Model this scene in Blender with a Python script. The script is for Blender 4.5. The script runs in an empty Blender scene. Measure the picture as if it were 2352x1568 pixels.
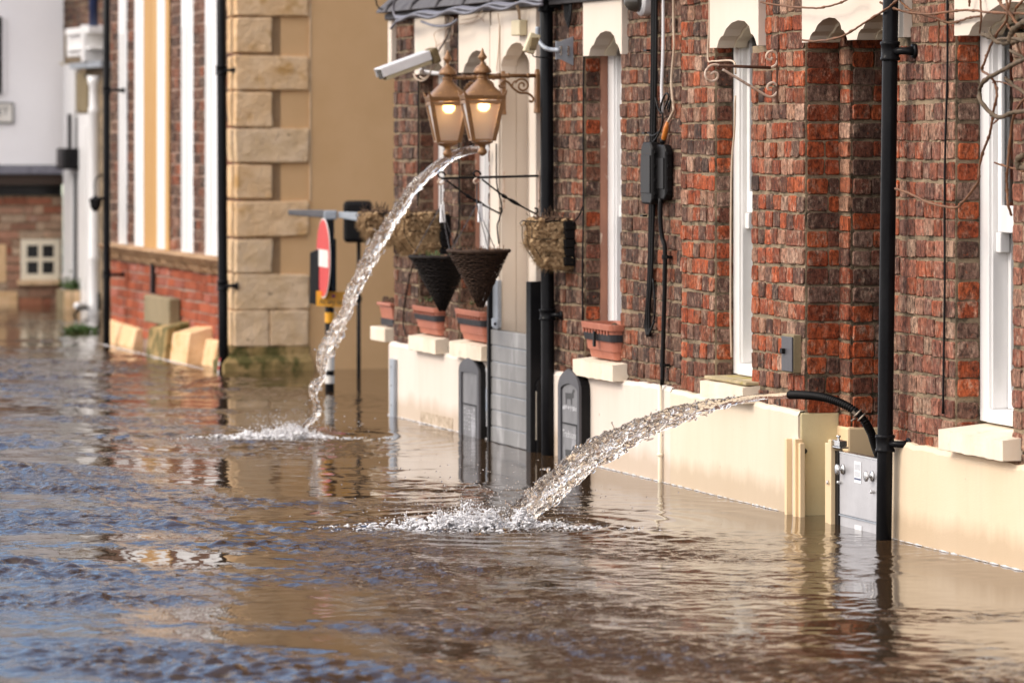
import bpy, bmesh, math, random
import numpy as np
from mathutils import Vector, Matrix, noise as mnoise

# ------------------------------------------------------------------ camera, sky, sun, exposure
SC = bpy.context.scene
COL = SC.collection
F = 10000.0          # focal length in pixels of a 2352 px wide picture
CX, HY = 1176.0, 294.0   # centre column, horizon row
H = 1.6              # lens height above the flood water

cd = bpy.data.cameras.new('camera'); cam = bpy.data.objects.new('camera', cd); COL.objects.link(cam)
cam.location = (0, 0, H); cam.rotation_euler = (math.radians(90), 0, 0)
cd.sensor_width = 36.0; cd.lens = 36.0 * F / 2352.0
cd.shift_y = -(784.0 - HY) / 2352.0
cd.clip_start = 0.5; cd.clip_end = 3000.0
cd.dof.use_dof = True; cd.dof.focus_distance = 17.6; cd.dof.aperture_fstop = 4.0
SC.camera = cam

SUN_EL, SUN_AZ = math.radians(36), math.radians(-96)   # azimuth from +Y towards +X; the light comes over the river
world = bpy.data.worlds.new('World'); SC.world = world; world.use_nodes = True
wn, wl = world.node_tree.nodes, world.node_tree.links
bg = wn['Background']
sky = wn.new('ShaderNodeTexSky'); sky.sky_type = 'NISHITA'; sky.sun_disc = False
sky.sun_elevation = SUN_EL; sky.sun_rotation = SUN_AZ
sky.air_density = 1.0; sky.dust_density = 0.3; sky.ozone_density = 3.0
tc = wn.new('ShaderNodeTexCoord')
mp = wn.new('ShaderNodeMapping'); mp.inputs['Scale'].default_value = (1.6, 1.6, 3.2); mp.inputs['Location'].default_value = (0.3, 1.7, 0.2)
cn = wn.new('ShaderNodeTexNoise'); cn.inputs['Scale'].default_value = 2.2; cn.inputs['Detail'].default_value = 7; cn.inputs['Roughness'].default_value = 0.58
cr = wn.new('ShaderNodeValToRGB'); cr.color_ramp.elements[0].position = 0.475; cr.color_ramp.elements[1].position = 0.61
mx = wn.new('ShaderNodeMix'); mx.data_type = 'RGBA'
# the cloud bank stands over the river (left) and behind the viewer; blue gaps ahead
sx3 = wn.new('ShaderNodeSeparateXYZ'); wl.new(tc.outputs['Generated'], sx3.inputs[0])
m1 = wn.new('ShaderNodeMath'); m1.operation = 'MULTIPLY_ADD'; m1.inputs[1].default_value = -0.45; wl.new(sx3.outputs['X'], m1.inputs[0])
m2 = wn.new('ShaderNodeMath'); m2.operation = 'MULTIPLY_ADD'; m2.inputs[1].default_value = -0.21; wl.new(sx3.outputs['Y'], m2.inputs[0])
mx.inputs[7].default_value = (7.8, 7.5, 7.5, 1)        # sunlit cloud, in the sky texture's own units
wl.new(tc.outputs['Generated'], mp.inputs['Vector']); wl.new(mp.outputs['Vector'], cn.inputs['Vector'])
wl.new(cn.outputs['Fac'], m1.inputs[2]); wl.new(m1.outputs[0], m2.inputs[2]); wl.new(m2.outputs[0], cr.inputs['Fac']); wl.new(cr.outputs['Color'], mx.inputs[0])
wl.new(sky.outputs['Color'], mx.inputs[6]); wl.new(mx.outputs[2], bg.inputs['Color'])
bg.inputs['Strength'].default_value = 0.15

sd = bpy.data.lights.new('sun', 'SUN'); sun = bpy.data.objects.new('sun', sd); COL.objects.link(sun)
sd.energy = 1.2; sd.angle = math.radians(20); sd.color = (1.0, 0.90, 0.78)
sdir = Vector((math.sin(SUN_AZ) * math.cos(SUN_EL), math.cos(SUN_AZ) * math.cos(SUN_EL), math.sin(SUN_EL)))
sun.rotation_euler = sdir.to_track_quat('Z', 'Y').to_euler()
SC.view_settings.view_transform = 'Standard'; SC.view_settings.look = 'None'
SC.view_settings.exposure = 0.97; SC.view_settings.gamma = 1.0
SC.render.engine = 'CYCLES'
SC.cycles.max_bounces = 14; SC.cycles.transmission_bounces = 14; SC.cycles.transparent_max_bounces = 12
SC.cycles.caustics_reflective = False; SC.cycles.caustics_refractive = False
SC.cycles.use_denoising = True
SC.cycles.sample_clamp_indirect = 6.0

# ------------------------------------------------------------------ frames of reference
EX = Vector((0.2837, -0.9589, 0)).normalized()       # along the street, towards the camera
EW = Vector((0.9589, 0.2837, 0)).normalized()        # into the buildings

class Frame:
    """street-aligned frame: s along the front towards the camera, w into the building, z up"""
    def __init__(self, px, py):
        Y = H * F / (py - HY)
        self.o = Vector(((px - CX) / F * Y, Y, 0))
        self.m = Matrix(((EX.x, EW.x, 0, self.o.x), (EX.y, EW.y, 0, self.o.y), (0, 0, 1, 0), (0, 0, 0, 1)))
    def S(self, px, w=0.0):
        t = (px - CX) / F
        X0 = self.o.x + w * EW.x; Y0 = self.o.y + w * EW.y
        return (t * Y0 - X0) / (EX.x - t * EX.y)
    def W(self, px, s=0.0):
        t = (px - CX) / F
        X0 = self.o.x + s * EX.x; Y0 = self.o.y + s * EX.y
        return (t * Y0 - X0) / (EW.x - t * EW.y)
    def Y(self, s, w=0.0):
        return self.o.y + s * EX.y + w * EW.y
    def Zs(self, s, py, w=0.0):
        return H - (py - HY) / F * self.Y(s, w)
    def Z(self, px, py, w=0.0):
        return self.Zs(self.S(px, w), py, w)
    def pt(self, px, py, w=0.0):
        s = self.S(px, w); return (s, w, self.Zs(s, py, w))
    def ptD(self, px, py, Y):
        """a point given by sight line and distance, in this frame"""
        p = Vector(((px - CX) / F * Y, Y, H - (py - HY) / F * Y)) - self.o
        return (p.dot(EX), p.dot(EW), p.z)

class WorldFrame:
    m = Matrix.Identity(4)
A = Frame(905, 952)      # far corner of the pub
B = Frame(545, 852)      # stone corner of the rendered building
D = Frame(145, 700)      # foot of the white house at the end
G = WorldFrame()

# ------------------------------------------------------------------ mesh helpers
class MB:
    def __init__(self): self.v = []; self.f = []; self.c = []
    def add(self, vs, fs, col=None):
        n = len(self.v); self.v += [tuple(p) for p in vs]; self.f += [tuple(i + n for i in q) for q in fs]
        if col is not None: self.c += [col] * len(fs)
        return self
    def box(self, s0, s1, w0, w1, z0, z1):
        vs = [(s0, w0, z0), (s1, w0, z0), (s1, w1, z0), (s0, w1, z0), (s0, w0, z1), (s1, w0, z1), (s1, w1, z1), (s0, w1, z1)]
        return self.add(vs, [(0, 1, 5, 4), (1, 2, 6, 5), (2, 3, 7, 6), (3, 0, 4, 7), (4, 5, 6, 7), (3, 2, 1, 0)])
    def hexa(self, bot, top):
        n = len(bot); vs = list(bot) + list(top)
        fs = [tuple(range(n - 1, -1, -1)), tuple(range(n, 2 * n))] + [(i, (i + 1) % n, n + (i + 1) % n, n + i) for i in range(n)]
        return self.add(vs, fs)
    def obox(self, c, ax, ay, az):
        c, ax, ay, az = Vector(c), Vector(ax), Vector(ay), Vector(az)
        p = lambda a, b, d: c + ax * a + ay * b + az * d
        return self.hexa([p(-1, -1, -1), p(1, -1, -1), p(1, 1, -1), p(-1, 1, -1)], [p(-1, -1, 1), p(1, -1, 1), p(1, 1, 1), p(-1, 1, 1)])
    def prism(self, poly, w0, w1, plane='sz'):
        if plane == 'sz': f = lambda p, w: (p[0], w, p[1])
        elif plane == 'wz': f = lambda p, w: (w, p[0], p[1])
        else: f = lambda p, w: (p[0], p[1], w)
        return self.hexa([f(p, w0) for p in poly], [f(p, w1) for p in poly])
    def tube(self, pts, r, n=8, cap=True):
        pts = [Vector(p) for p in pts]; m = len(pts)
        rs = r if isinstance(r, (list, tuple)) else [r] * m
        t0 = (pts[1] - pts[0]).normalized()
        up = Vector((0, 0, 1)) if abs(t0.z) < 0.9 else Vector((1, 0, 0))
        nrm = (up - t0 * up.dot(t0)).normalized()
        vs, fs = [], []
        for i, p in enumerate(pts):
            t = (pts[min(i + 1, m - 1)] - pts[max(i - 1, 0)])
            t = t.normalized() if t.length > 1e-9 else t0
            nrm = nrm - t * nrm.dot(t)
            nrm = nrm.normalized() if nrm.length > 1e-6 else t.orthogonal().normalized()
            b = t.cross(nrm)
            for k in range(n):
                a = 2 * math.pi * k / n
                vs.append(p + (nrm * math.cos(a) + b * math.sin(a)) * rs[i])
        for i in range(m - 1):
            for k in range(n):
                k2 = (k + 1) % n
                fs.append((i * n + k, i * n + k2, (i + 1) * n + k2, (i + 1) * n + k))
        if cap: fs += [tuple(range(n - 1, -1, -1)), tuple((m - 1) * n + k for k in range(n))]
        return self.add(vs, fs)
    def lathe(self, c, prof, n=20, axis='z', cap=True):
        c = Vector(c); vs, fs = [], []
        for (r, h) in prof:
            for k in range(n):
                a = 2 * math.pi * k / n; x, y = r * math.cos(a), r * math.sin(a)
                d = {'z': (x, y, h), 'w': (x, h, y), 's': (h, x, y)}[axis]
                vs.append(c + Vector(d))
        m = len(prof)
        for i in range(m - 1):
            for k in range(n):
                k2 = (k + 1) % n
                fs.append((i * n + k, i * n + k2, (i + 1) * n + k2, (i + 1) * n + k))
        if cap: fs += [tuple(range(n - 1, -1, -1)), tuple((m - 1) * n + k for k in range(n))]
        return self.add(vs, fs)
    def ball(self, c, r, sub=1, sc=(1, 1, 1)):
        key = sub
        if key not in _ICO:
            bm = bmesh.new(); bmesh.ops.create_icosphere(bm, subdivisions=sub, radius=1.0)
            _ICO[key] = ([v.co.copy() for v in bm.verts], [tuple(v.index for v in f.verts) for f in bm.faces]); bm.free()
        vs, fs = _ICO[key]; c = Vector(c)
        return self.add([c + Vector((v.x * r * sc[0], v.y * r * sc[1], v.z * r * sc[2])) for v in vs], fs)
    def build(self, name, mat, parent=None, frame=None, origin=None, smooth=False, bevel=0.0, seg=2, **props):
        """parent: the part's thing; frame+origin: for a thing that is one mesh"""
        if parent is not None:
            o0 = Vector(parent['_o']); fr = None
        else:
            o0 = Vector(origin) if origin is not None else Vector(np.array([[min(p[i] for p in self.v), max(p[i] for p in self.v)] for i in range(3)]).mean(1))
        me = bpy.data.meshes.new(name)
        me.from_pydata([(p[0] - o0.x, p[1] - o0.y, p[2] - o0.z) for p in self.v], [], self.f)
        if self.c:
            at = me.color_attributes.new('Col', 'FLOAT_COLOR', 'CORNER')
            buf = np.empty((len(me.loops), 4), dtype=np.float32); k = 0
            for q, c in zip(self.f, self.c):
                n = len(q); buf[k:k + n] = c; k += n
            at.data.foreach_set('color', buf.ravel())
        me.materials.append(mat)
        if smooth: me.polygons.foreach_set('use_smooth', [True] * len(me.polygons))
        me.update()
        ob = bpy.data.objects.new(name, me); COL.objects.link(ob)
        if parent is not None: ob.parent = parent
        else: ob.matrix_world = (frame or G).m @ Matrix.Translation(o0)
        ob['_o'] = tuple(o0)
        if bevel:
            b = ob.modifiers.new('bevel', 'BEVEL'); b.width = bevel; b.segments = seg; b.limit_method = 'ANGLE'; b.angle_limit = math.radians(40)
        for k, v in props.items(): ob[k] = v
        return ob
_ICO = {}

def thing(name, label, cat, frame, origin, group=None, kind=None):
    o = bpy.data.objects.new(name, None); COL.objects.link(o)
    o.empty_display_size = 0.05
    o.matrix_world = frame.m @ Matrix.Translation(Vector(origin)); o['_o'] = tuple(origin)
    o['label'] = label; o['category'] = cat
    if group: o['group'] = group
    if kind: o['kind'] = kind
    return o
def tag(o, label=None, cat=None, group=None, kind=None):
    if label: o['label'] = label
    if cat: o['category'] = cat
    if group: o['group'] = group
    if kind: o['kind'] = kind
    return o
def smooth_path(pts, n=6, jit=0.0, rng=None):
    """Catmull-Rom through the points"""
    P = [Vector(p) for p in pts]; P = [P[0] * 2 - P[1]] + P + [P[-1] * 2 - P[-2]]
    out = []
    for i in range(1, len(P) - 2):
        a, b, c, d = P[i - 1:i + 3]
        for k in range(n):
            t = k / n
            q = 0.5 * ((2 * b) + (c - a) * t + (2 * a - 5 * b + 4 * c - d) * t * t + (3 * b - a - 3 * c + d) * t ** 3)
            if jit and rng: q = q + Vector((rng.uniform(-jit, jit), rng.uniform(-jit, jit), rng.uniform(-jit, jit)))
            out.append(q)
    out.append(P[-2]); return out
_tex = {}
def rough(o, strength=.02, size=.09, lev=4):
    """weathered, uneven stone: fine simple subdivision and a cloud displacement"""
    if size not in _tex:
        t = bpy.data.textures.new('worn', 'CLOUDS'); t.noise_scale = size; t.noise_depth = 3; _tex[size] = t
    s = o.modifiers.new('sub', 'SUBSURF'); s.subdivision_type = 'SIMPLE'; s.levels = lev; s.render_levels = lev
    d = o.modifiers.new('worn', 'DISPLACE'); d.texture = _tex[size]; d.strength = strength; d.mid_level = .5; d.texture_coords = 'GLOBAL'
    return o
def text_polys(s, size, font=None):
    cu = bpy.data.curves.new('t', 'FONT'); cu.body = s; cu.size = size; cu.align_x = 'CENTER'; cu.align_y = 'CENTER'; cu.resolution_u = 3
    ob = bpy.data.objects.new('t', cu); COL.objects.link(ob)
    dg = bpy.context.evaluated_depsgraph_get(); dg.update()
    me = bpy.data.meshes.new_from_object(ob.evaluated_get(dg))
    vs = [v.co.copy() for v in me.vertices]; fs = [tuple(p.vertices) for p in me.polygons]
    bpy.data.objects.remove(ob); bpy.data.meshes.remove(me); bpy.data.curves.remove(cu)
    return vs, fs

# ------------------------------------------------------------------ materials
def _new(name):
    m = bpy.data.materials.new(name); m.use_nodes = True
    nt = m.node_tree; return m, nt.nodes, nt.links, nt.nodes['Principled BSDF']
def _noise(n, l, vec, scale, detail=5, rough=0.6):
    t = n.new('ShaderNodeTexNoise'); t.inputs['Scale'].default_value = scale; t.inputs['Detail'].default_value = detail; t.inputs['Roughness'].default_value = rough
    if vec is not None: l.new(vec, t.inputs['Vector'])
    return t.outputs['Fac']
def _ramp(n, l, fac, p0, p1, c0=(0, 0, 0, 1), c1=(1, 1, 1, 1)):
    r = n.new('ShaderNodeValToRGB'); e = r.color_ramp.elements
    e[0].position = p0; e[1].position = p1; e[0].color = c0; e[1].color = c1
    l.new(fac, r.inputs['Fac']); return r.outputs['Color']
def _mix(n, l, fac, a, b, mode='MIX'):
    m = n.new('ShaderNodeMix'); m.data_type = 'RGBA'; m.blend_type = mode
    for sock, val in ((0, fac), (6, a), (7, b)):
        if isinstance(val, (int, float)): m.inputs[sock].default_value = val
        elif isinstance(val, tuple): m.inputs[sock].default_value = val if len(val) == 4 else (*val, 1)
        else: l.new(val, m.inputs[sock])
    return m.outputs[2]
def _map(n, l, scale=(1, 1, 1), loc=(0, 0, 0), src='Object'):
    t = n.new('ShaderNodeTexCoord'); m = n.new('ShaderNodeMapping')
    m.inputs['Scale'].default_value = scale; m.inputs['Location'].default_value = loc
    l.new(t.outputs[src], m.inputs['Vector']); return m.outputs['Vector']
def _bump(n, l, h, strength, dist, b):
    bp = n.new('ShaderNodeBump'); bp.inputs['Strength'].default_value = strength; bp.inputs['Distance'].default_value = dist
    l.new(h, bp.inputs['Height']); l.new(bp.outputs['Normal'], b.inputs['Normal']); return bp
def pm(name, c1, c2=None, scale=6.0, stretch=(1, 1, 1), rough=0.6, bump=0.0, bscale=60.0, bdist=0.003, metal=0.0, lo=0.35, hi=0.7, spots=None, spot_scale=18, spot_lo=0.62, spot_hi=0.7, spec=0.5):
    """two-tone procedural surface with fine relief and optional stains"""
    m, n, l, b = _new(name)
    b.inputs['Roughness'].default_value = rough; b.inputs['Metallic'].default_value = metal
    b.inputs['Specular IOR Level'].default_value = spec
    c2 = c2 or tuple(x * 0.82 for x in c1)
    v = _map(n, l, stretch)
    col = _mix(n, l, _ramp(n, l, _noise(n, l, v, scale), lo, hi), c1, c2)
    if spots:
        v2 = _map(n, l, stretch, (3.1, 7.7, 1.3))
        col = _mix(n, l, _ramp(n, l, _noise(n, l, v2, spot_scale, 6), spot_lo, spot_hi), col, spots)
    l.new(col, b.inputs['Base Color'])
    if bump:
        _bump(n, l, _noise(n, l, _map(n, l), bscale, 5), bump, bdist, b)
    return m

def brick_mat(name, streak=True):
    m, n, l, b = _new(name)
    a = n.new('ShaderNodeVertexColor'); a.layer_name = 'Col'
    v1 = _map(n, l, (1, 1, 0.62)); v2 = _map(n, l, (1, 1, 0.7), (5, 2, 9)); v3 = _map(n, l, (1, 1, 1), (2, 8, 4))
    big = _map(n, l, (1, 1, 1.4), (11, 3, 6))
    col = a.outputs['Color']
    # worn pale faces and soot run down the fronts of the bricks
    pale = _ramp(n, l, _noise(n, l, v1, 30, 7, 0.75), 0.49, 0.63)
    wash = _ramp(n, l, _noise(n, l, big, 9.0, 5), 0.38, 0.58)
    pf = _mix(n, l, 1.0, pale, wash, 'MULTIPLY')
    col = _mix(n, l, _mix(n, l, 1.0, pf, (0.75, 0.75, 0.75), 'MULTIPLY'), col, (0.50, 0.36, 0.27))
    dark = _ramp(n, l, _noise(n, l, v2, 34, 7, 0.8), 0.51, 0.61)
    col = _mix(n, l, _mix(n, l, 1.0, dark, (0.66, 0.66, 0.66), 'MULTIPLY'), col, (0.030, 0.019, 0.015))
    fine = _ramp(n, l, _noise(n, l, _map(n, l, (1, 1, 0.5), (7, 1, 3)), 80, 5, 0.75), 0.36, 0.66, (0.30, 0.28, 0.27, 1), (1.45, 1.4, 1.35, 1))
    col = _mix(n, l, 1.0, col, fine, 'MULTIPLY')
    red = _ramp(n, l, _noise(n, l, v3, 55, 4), 0.60, 0.72)
    col = _mix(n, l, _mix(n, l, 1.0, red, (0.6, 0.6, 0.6), 'MULTIPLY'), col, (0.36, 0.085, 0.034))
    l.new(col, b.inputs['Base Color']); b.inputs['Roughness'].default_value = 0.88; b.inputs['Specular IOR Level'].default_value = 0.25
    h = _mix(n, l, 0.5, _noise(n, l, v1, 120, 6, 0.7), _noise(n, l, v3, 45, 5))
    _bump(n, l, h, 0.9, 0.008, b)
    return m

def soft_brick_mat(name):
    m, n, l, b = _new(name); a = n.new('ShaderNodeVertexColor'); a.layer_name = 'Col'
    t = _ramp(n, l, _noise(n, l, _map(n, l), 26, 5, 0.65), 0.3, 0.75, (0.75, 0.74, 0.73, 1), (1.2, 1.18, 1.15, 1))
    col = _mix(n, l, 1.0, a.outputs['Color'], t, 'MULTIPLY')
    salt = _ramp(n, l, _noise(n, l, _map(n, l, (1, 1, 1.6), (4, 2, 7)), 3.2, 6, 0.7), 0.60, 0.76)
    col = _mix(n, l, _mix(n, l, 1.0, salt, (0.5, 0.5, 0.5), 'MULTIPLY'), col, (0.62, 0.52, 0.48))
    l.new(col, b.inputs['Base Color']); b.inputs['Roughness'].default_value = 0.9; b.inputs['Specular IOR Level'].default_value = 0.2
    _bump(n, l, _noise(n, l, _map(n, l), 60, 5), 0.6, 0.004, b); return m
M = {}
M['soft_brick'] = soft_brick_mat('smooth_red_brick')
M['brick'] = brick_mat('weathered_brick')
M['mortar'] = pm('lime_mortar', (0.36, 0.27, 0.175), (0.20, 0.15, 0.10), 16, (1, 1, 1), 0.95, 1.0, 110, 0.012, spots=(0.075, 0.062, 0.042), spot_scale=12, spot_lo=0.50, spot_hi=0.66, spec=0.2)
M['cream'] = pm('cream_masonry_paint', (0.72, 0.63, 0.535), (0.68, 0.58, 0.475), 2.2, (1, 1, 0.4), 0.65, 0.35, 140, 0.0015, spots=(0.55, 0.43, 0.30), spot_scale=5, spot_lo=0.66, spot_hi=0.85)
M['cream_bright'] = pm('bright_cream_gloss', (0.86, 0.77, 0.60), (0.80, 0.70, 0.53), 9, rough=0.5)
M['cream_warm'] = pm('warm_cream_paint', (0.80, 0.60, 0.36), (0.76, 0.56, 0.33), 2.0, (1, 1, 0.5), 0.6, 0.35, 120, 0.0015)
M['olive'] = pm('olive_cream_paint', (0.74, 0.63, 0.37), (0.66, 0.55, 0.31), 5, (1, 1, 1.2), 0.6, 0.6, 160, 0.0025)
M['sill'] = pm('painted_sill', (0.80, 0.70, 0.56), (0.70, 0.58, 0.44), 9, (1, 1, 0.5), 0.65, 0.6, 70, 0.003, spots=(0.42, 0.33, 0.22), spot_scale=12, spot_lo=0.62, spot_hi=0.78)
M['sill_moss'] = pm('mossy_sill_top', (0.50, 0.40, 0.24), (0.30, 0.24, 0.13), 14, (1, 1, 1), 0.9, 0.9, 60, 0.006, spots=(0.30, 0.24, 0.03), spot_scale=10, spot_lo=0.55, spot_hi=0.65)
M['white'] = pm('white_gloss_paint', (0.82, 0.81, 0.80), (0.72, 0.71, 0.70), 12, (1, 1, 0.15), 0.35, 0.15, 90, 0.0015)
M['white_peel'] = pm('peeling_white_paint', (0.80, 0.79, 0.77), (0.72, 0.70, 0.67), 9, (1, 1, 0.3), 0.45, 0.5, 70, 0.002, spots=(0.10, 0.085, 0.07), spot_scale=26, spot_lo=0.70, spot_hi=0.73)
M['salmon'] = pm('flaking_salmon_paint', (0.40, 0.19, 0.12), (0.27, 0.13, 0.09), 12, (1, 1, 0.4), 0.8, 0.6, 60, 0.004, spots=(0.62, 0.47, 0.36), spot_scale=14, spot_lo=0.62, spot_hi=0.68)
M['black_metal'] = pm('black_gloss_iron', (0.005, 0.005, 0.006), (0.010, 0.010, 0.011), 20, (1, 1, 0.3), 0.30, 0.35, 55, 0.003, spots=(0.05, 0.05, 0.055), spot_scale=110, spot_lo=0.70, spot_hi=0.76, spec=0.09)
M['black_matt'] = pm('black_matt_paint', (0.007, 0.007, 0.008), (0.014, 0.013, 0.013), 12, (1, 1, 0.4), 0.5, 0.3, 80, 0.002, spec=0.10)
M['black_plastic'] = pm('black_plastic', (0.005, 0.0045, 0.0045), (0.010, 0.009, 0.009), 10, (1, 1, 0.3), 0.40, 0.25, 70, 0.002, spec=0.12)
M['charcoal'] = pm('charcoal_paint', (0.045, 0.044, 0.049), (0.075, 0.072, 0.08), 8, (1, 1, 0.3), 0.5, 0.2, 60, 0.002)
M['cable_grey'] = pm('grey_cable', (0.10, 0.095, 0.115), (0.17, 0.165, 0.19), 14, rough=0.45)
M['cable_cream'] = pm('cream_cable', (0.50, 0.36, 0.25), (0.62, 0.5, 0.38), 14, rough=0.5)
M['grey_board'] = pm('grey_flood_plank', (0.24, 0.232, 0.225), (0.16, 0.155, 0.15), 5, (1, 1, 0.35), 0.45, 0.2, 40, 0.002, metal=0.25, spots=(0.42, 0.41, 0.41), spot_scale=7, spot_lo=0.55, spot_hi=0.75)
M['alu'] = pm('brushed_aluminium', (0.55, 0.54, 0.55), (0.46, 0.45, 0.46), 8, (1, 1, 1), 0.42, 0.3, 120, 0.001, metal=0.55, spots=(0.16, 0.15, 0.15), spot_scale=95, spot_lo=0.68, spot_hi=0.72)
M['steel'] = pm('steel', (0.62, 0.61, 0.60), (0.5, 0.49, 0.48), 20, rough=0.25, metal=0.95)
M['zinc'] = pm('galvanised_grey', (0.36, 0.39, 0.43), (0.28, 0.31, 0.35), 10, rough=0.5, metal=0.3)
M['lead'] = pm('weathered_lead', (0.06, 0.055, 0.062), (0.10, 0.095, 0.10), 14, (1, 1, 1), 0.75, 0.8, 45, 0.008)
M['bronze'] = pm('bronze_paint', (0.27, 0.140, 0.060), (0.20, 0.100, 0.042), 14, (1, 1, 1), 0.42, 0.2, 80, 0.0015, metal=0.25, spots=(0.50, 0.27, 0.08), spot_scale=30, spot_lo=0.6, spot_hi=0.75)
M['terracotta'] = pm('terracotta_plastic', (0.42, 0.145, 0.085), (0.34, 0.11, 0.065), 7, (1, 1, 1), 0.55, 0.2, 60, 0.002, spots=(0.60, 0.27, 0.17), spot_scale=14, spot_lo=0.6, spot_hi=0.8)
M['strap'] = pm('dark_strap', (0.020, 0.019, 0.021), (0.035, 0.033, 0.036), 20, rough=0.6, spec=0.2)
M['coco'] = pm('coco_fibre', (0.50, 0.35, 0.20), (0.30, 0.19, 0.10), 28, (1, 1, 1), 0.95, 0.9, 70, 0.01, spots=(0.085, 0.048, 0.025), spot_scale=22, spot_lo=0.56, spot_hi=0.66, spec=0.1)  # dark spots colour in the deep shade between the fibre lumps
M['soil'] = pm('dry_soil', (0.06, 0.035, 0.022), (0.13, 0.07, 0.035), 40, rough=0.95, bump=0.9, bscale=80, bdist=0.01)
M['wicker'] = pm('dark_wicker', (0.060, 0.034, 0.022), (0.022, 0.013, 0.009), 60, (1, 1, 3), 0.75, 0.5, 120, 0.003, spots=(0.13, 0.08, 0.055), spot_scale=40, spot_lo=0.6, spot_hi=0.7, spec=0.2)
M['wicker_dark'] = pm('black_lined_wicker', (0.010, 0.008, 0.008), (0.022, 0.016, 0.013), 60, (1, 1, 3), 0.7, 0.5, 120, 0.003, spec=0.15)
M['leaf'] = pm('green_leaf', (0.06, 0.11, 0.02), (0.035, 0.07, 0.015), 30, rough=0.6)
M['twig'] = pm('brown_vine', (0.20, 0.085, 0.035), (0.11, 0.05, 0.025), 18, rough=0.7, bump=0.4, bscale=90)
M['branch'] = pm('grey_vine_wood', (0.13, 0.085, 0.05), (0.065, 0.05, 0.03), 25, rough=0.85, bump=0.8, bscale=70, bdist=0.006)
M['rust'] = pm('rusting_white_iron', (0.66, 0.53, 0.43), (0.50, 0.33, 0.22), 22, rough=0.6, bump=0.4, bscale=120, spots=(0.13, 0.045, 0.018), spot_scale=16, spot_lo=0.56, spot_hi=0.64)
M['rust_dark'] = pm('dark_rust', (0.10, 0.040, 0.018), (0.055, 0.022, 0.012), 24, rough=0.8, bump=0.5, bscale=120, spots=(0.42, 0.26, 0.16), spot_scale=20, spot_lo=0.6, spot_hi=0.66)
M['orange'] = pm('orange_sleeve', (0.62, 0.20, 0.03), (0.5, 0.15, 0.02), 20, rough=0.45)
M['ivory'] = pm('ivory_plastic', (0.62, 0.54, 0.36), (0.52, 0.44, 0.28), 10, rough=0.5)
M['cam_white'] = pm('white_housing', (0.78, 0.77, 0.78), (0.68, 0.67, 0.68), 8, rough=0.4)
M['cam_brown'] = pm('stained_housing', (0.22, 0.16, 0.075), (0.10, 0.07, 0.035), 30, rough=0.6)
M['smoked'] = pm('smoked_dome', (0.05, 0.045, 0.035), (0.07, 0.06, 0.05), 4, rough=0.05)
M['render'] = pm('tan_roughcast', (0.68, 0.425, 0.215), (0.63, 0.385, 0.185), 3.0, (1, 1, 1), 0.9, 0.55, 110, 0.004, spec=0.2)
M['stone'] = pm('worn_sandstone', (0.80, 0.555, 0.33), (0.68, 0.43, 0.22), 5, (1, 1, 1.3), 0.9, 0.9, 40, 0.012, spots=(0.52, 0.29, 0.10), spot_scale=6, spot_lo=0.55, spot_hi=0.72, spec=0.2)
M['stone_pale'] = pm('pale_sandstone', (0.76, 0.55, 0.35), (0.62, 0.42, 0.23), 6, (1, 1, 1.3), 0.9, 0.9, 40, 0.012, spots=(0.14, 0.085, 0.05), spot_scale=10, spot_lo=0.66, spot_hi=0.71, spec=0.2)
M['stone_algae'] = pm('algae_sandstone', (0.42, 0.27, 0.11), (0.20, 0.14, 0.04), 7, (1, 1, 0.8), 0.9, 0.8, 35, 0.008, spots=(0.09, 0.075, 0.015), spot_scale=9, spot_lo=0.45, spot_hi=0.58)
M['ledge_stone'] = pm('brown_sandstone', (0.46, 0.30, 0.17), (0.32, 0.20, 0.12), 9, (1, 1, 1.2), 0.9, 0.9, 40, 0.01, spots=(0.14, 0.09, 0.06), spot_scale=12, spot_lo=0.6, spot_hi=0.7, spec=0.2)
M['concrete'] = pm('mossy_concrete', (0.27, 0.21, 0.12), (0.20, 0.155, 0.085), 9, (1, 1, 0.4), 0.9, 0.6, 50, 0.005)
M['wood'] = pm('ochre_board', (0.55, 0.33, 0.12), (0.46, 0.25, 0.08), 9, (1, 1, 0.06), 0.6, 0.3, 40, 0.002, spots=(0.62, 0.45, 0.24), spot_scale=5, spot_lo=0.62, spot_hi=0.8)
M['soft_red'] = pm('smooth_red_brick_joint', (0.30, 0.20, 0.15), (0.24, 0.15, 0.11), 8, rough=0.9)
M['far_white'] = pm('white_limewash', (0.91, 0.89, 0.90), (0.87, 0.85, 0.86), 1.4, (1, 1, 1), 0.8, 0.5, 30, 0.006, spec=0.2)
M['beam'] = pm('brown_timber', (0.055, 0.032, 0.02), (0.035, 0.02, 0.014), 6, (4, 0.3, 1), 0.7)
M['dark'] = pm('dark_room', (0.010, 0.010, 0.012), (0.016, 0.015, 0.016), 4, rough=0.35)
M['blue_pipe'] = pm('navy_paint', (0.025, 0.045, 0.13), (0.02, 0.035, 0.10), 8, rough=0.35)
M['louvre'] = pm('louvred_shutter', (0.05, 0.042, 0.042), (0.03, 0.027, 0.03), 10, rough=0.6)
M['sign_red'] = pm('red_sheeting', (0.62, 0.025, 0.02), (0.55, 0.02, 0.018), 6, rough=0.35)
M['sign_white'] = pm('white_sheeting', (0.78, 0.75, 0.70), (0.72, 0.68, 0.62), 6, rough=0.4)
M['sign_yellow'] = pm('amber_sheeting', (0.80, 0.38, 0.015), (0.72, 0.33, 0.012), 6, rough=0.4)
M['ink'] = pm('black_ink', (0.015, 0.013, 0.012), (0.02, 0.018, 0.017), 20, rough=0.5)
M['chalk'] = pm('chalk', (0.62, 0.62, 0.64), (0.4, 0.4, 0.42), 60, rough=0.9)
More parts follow.
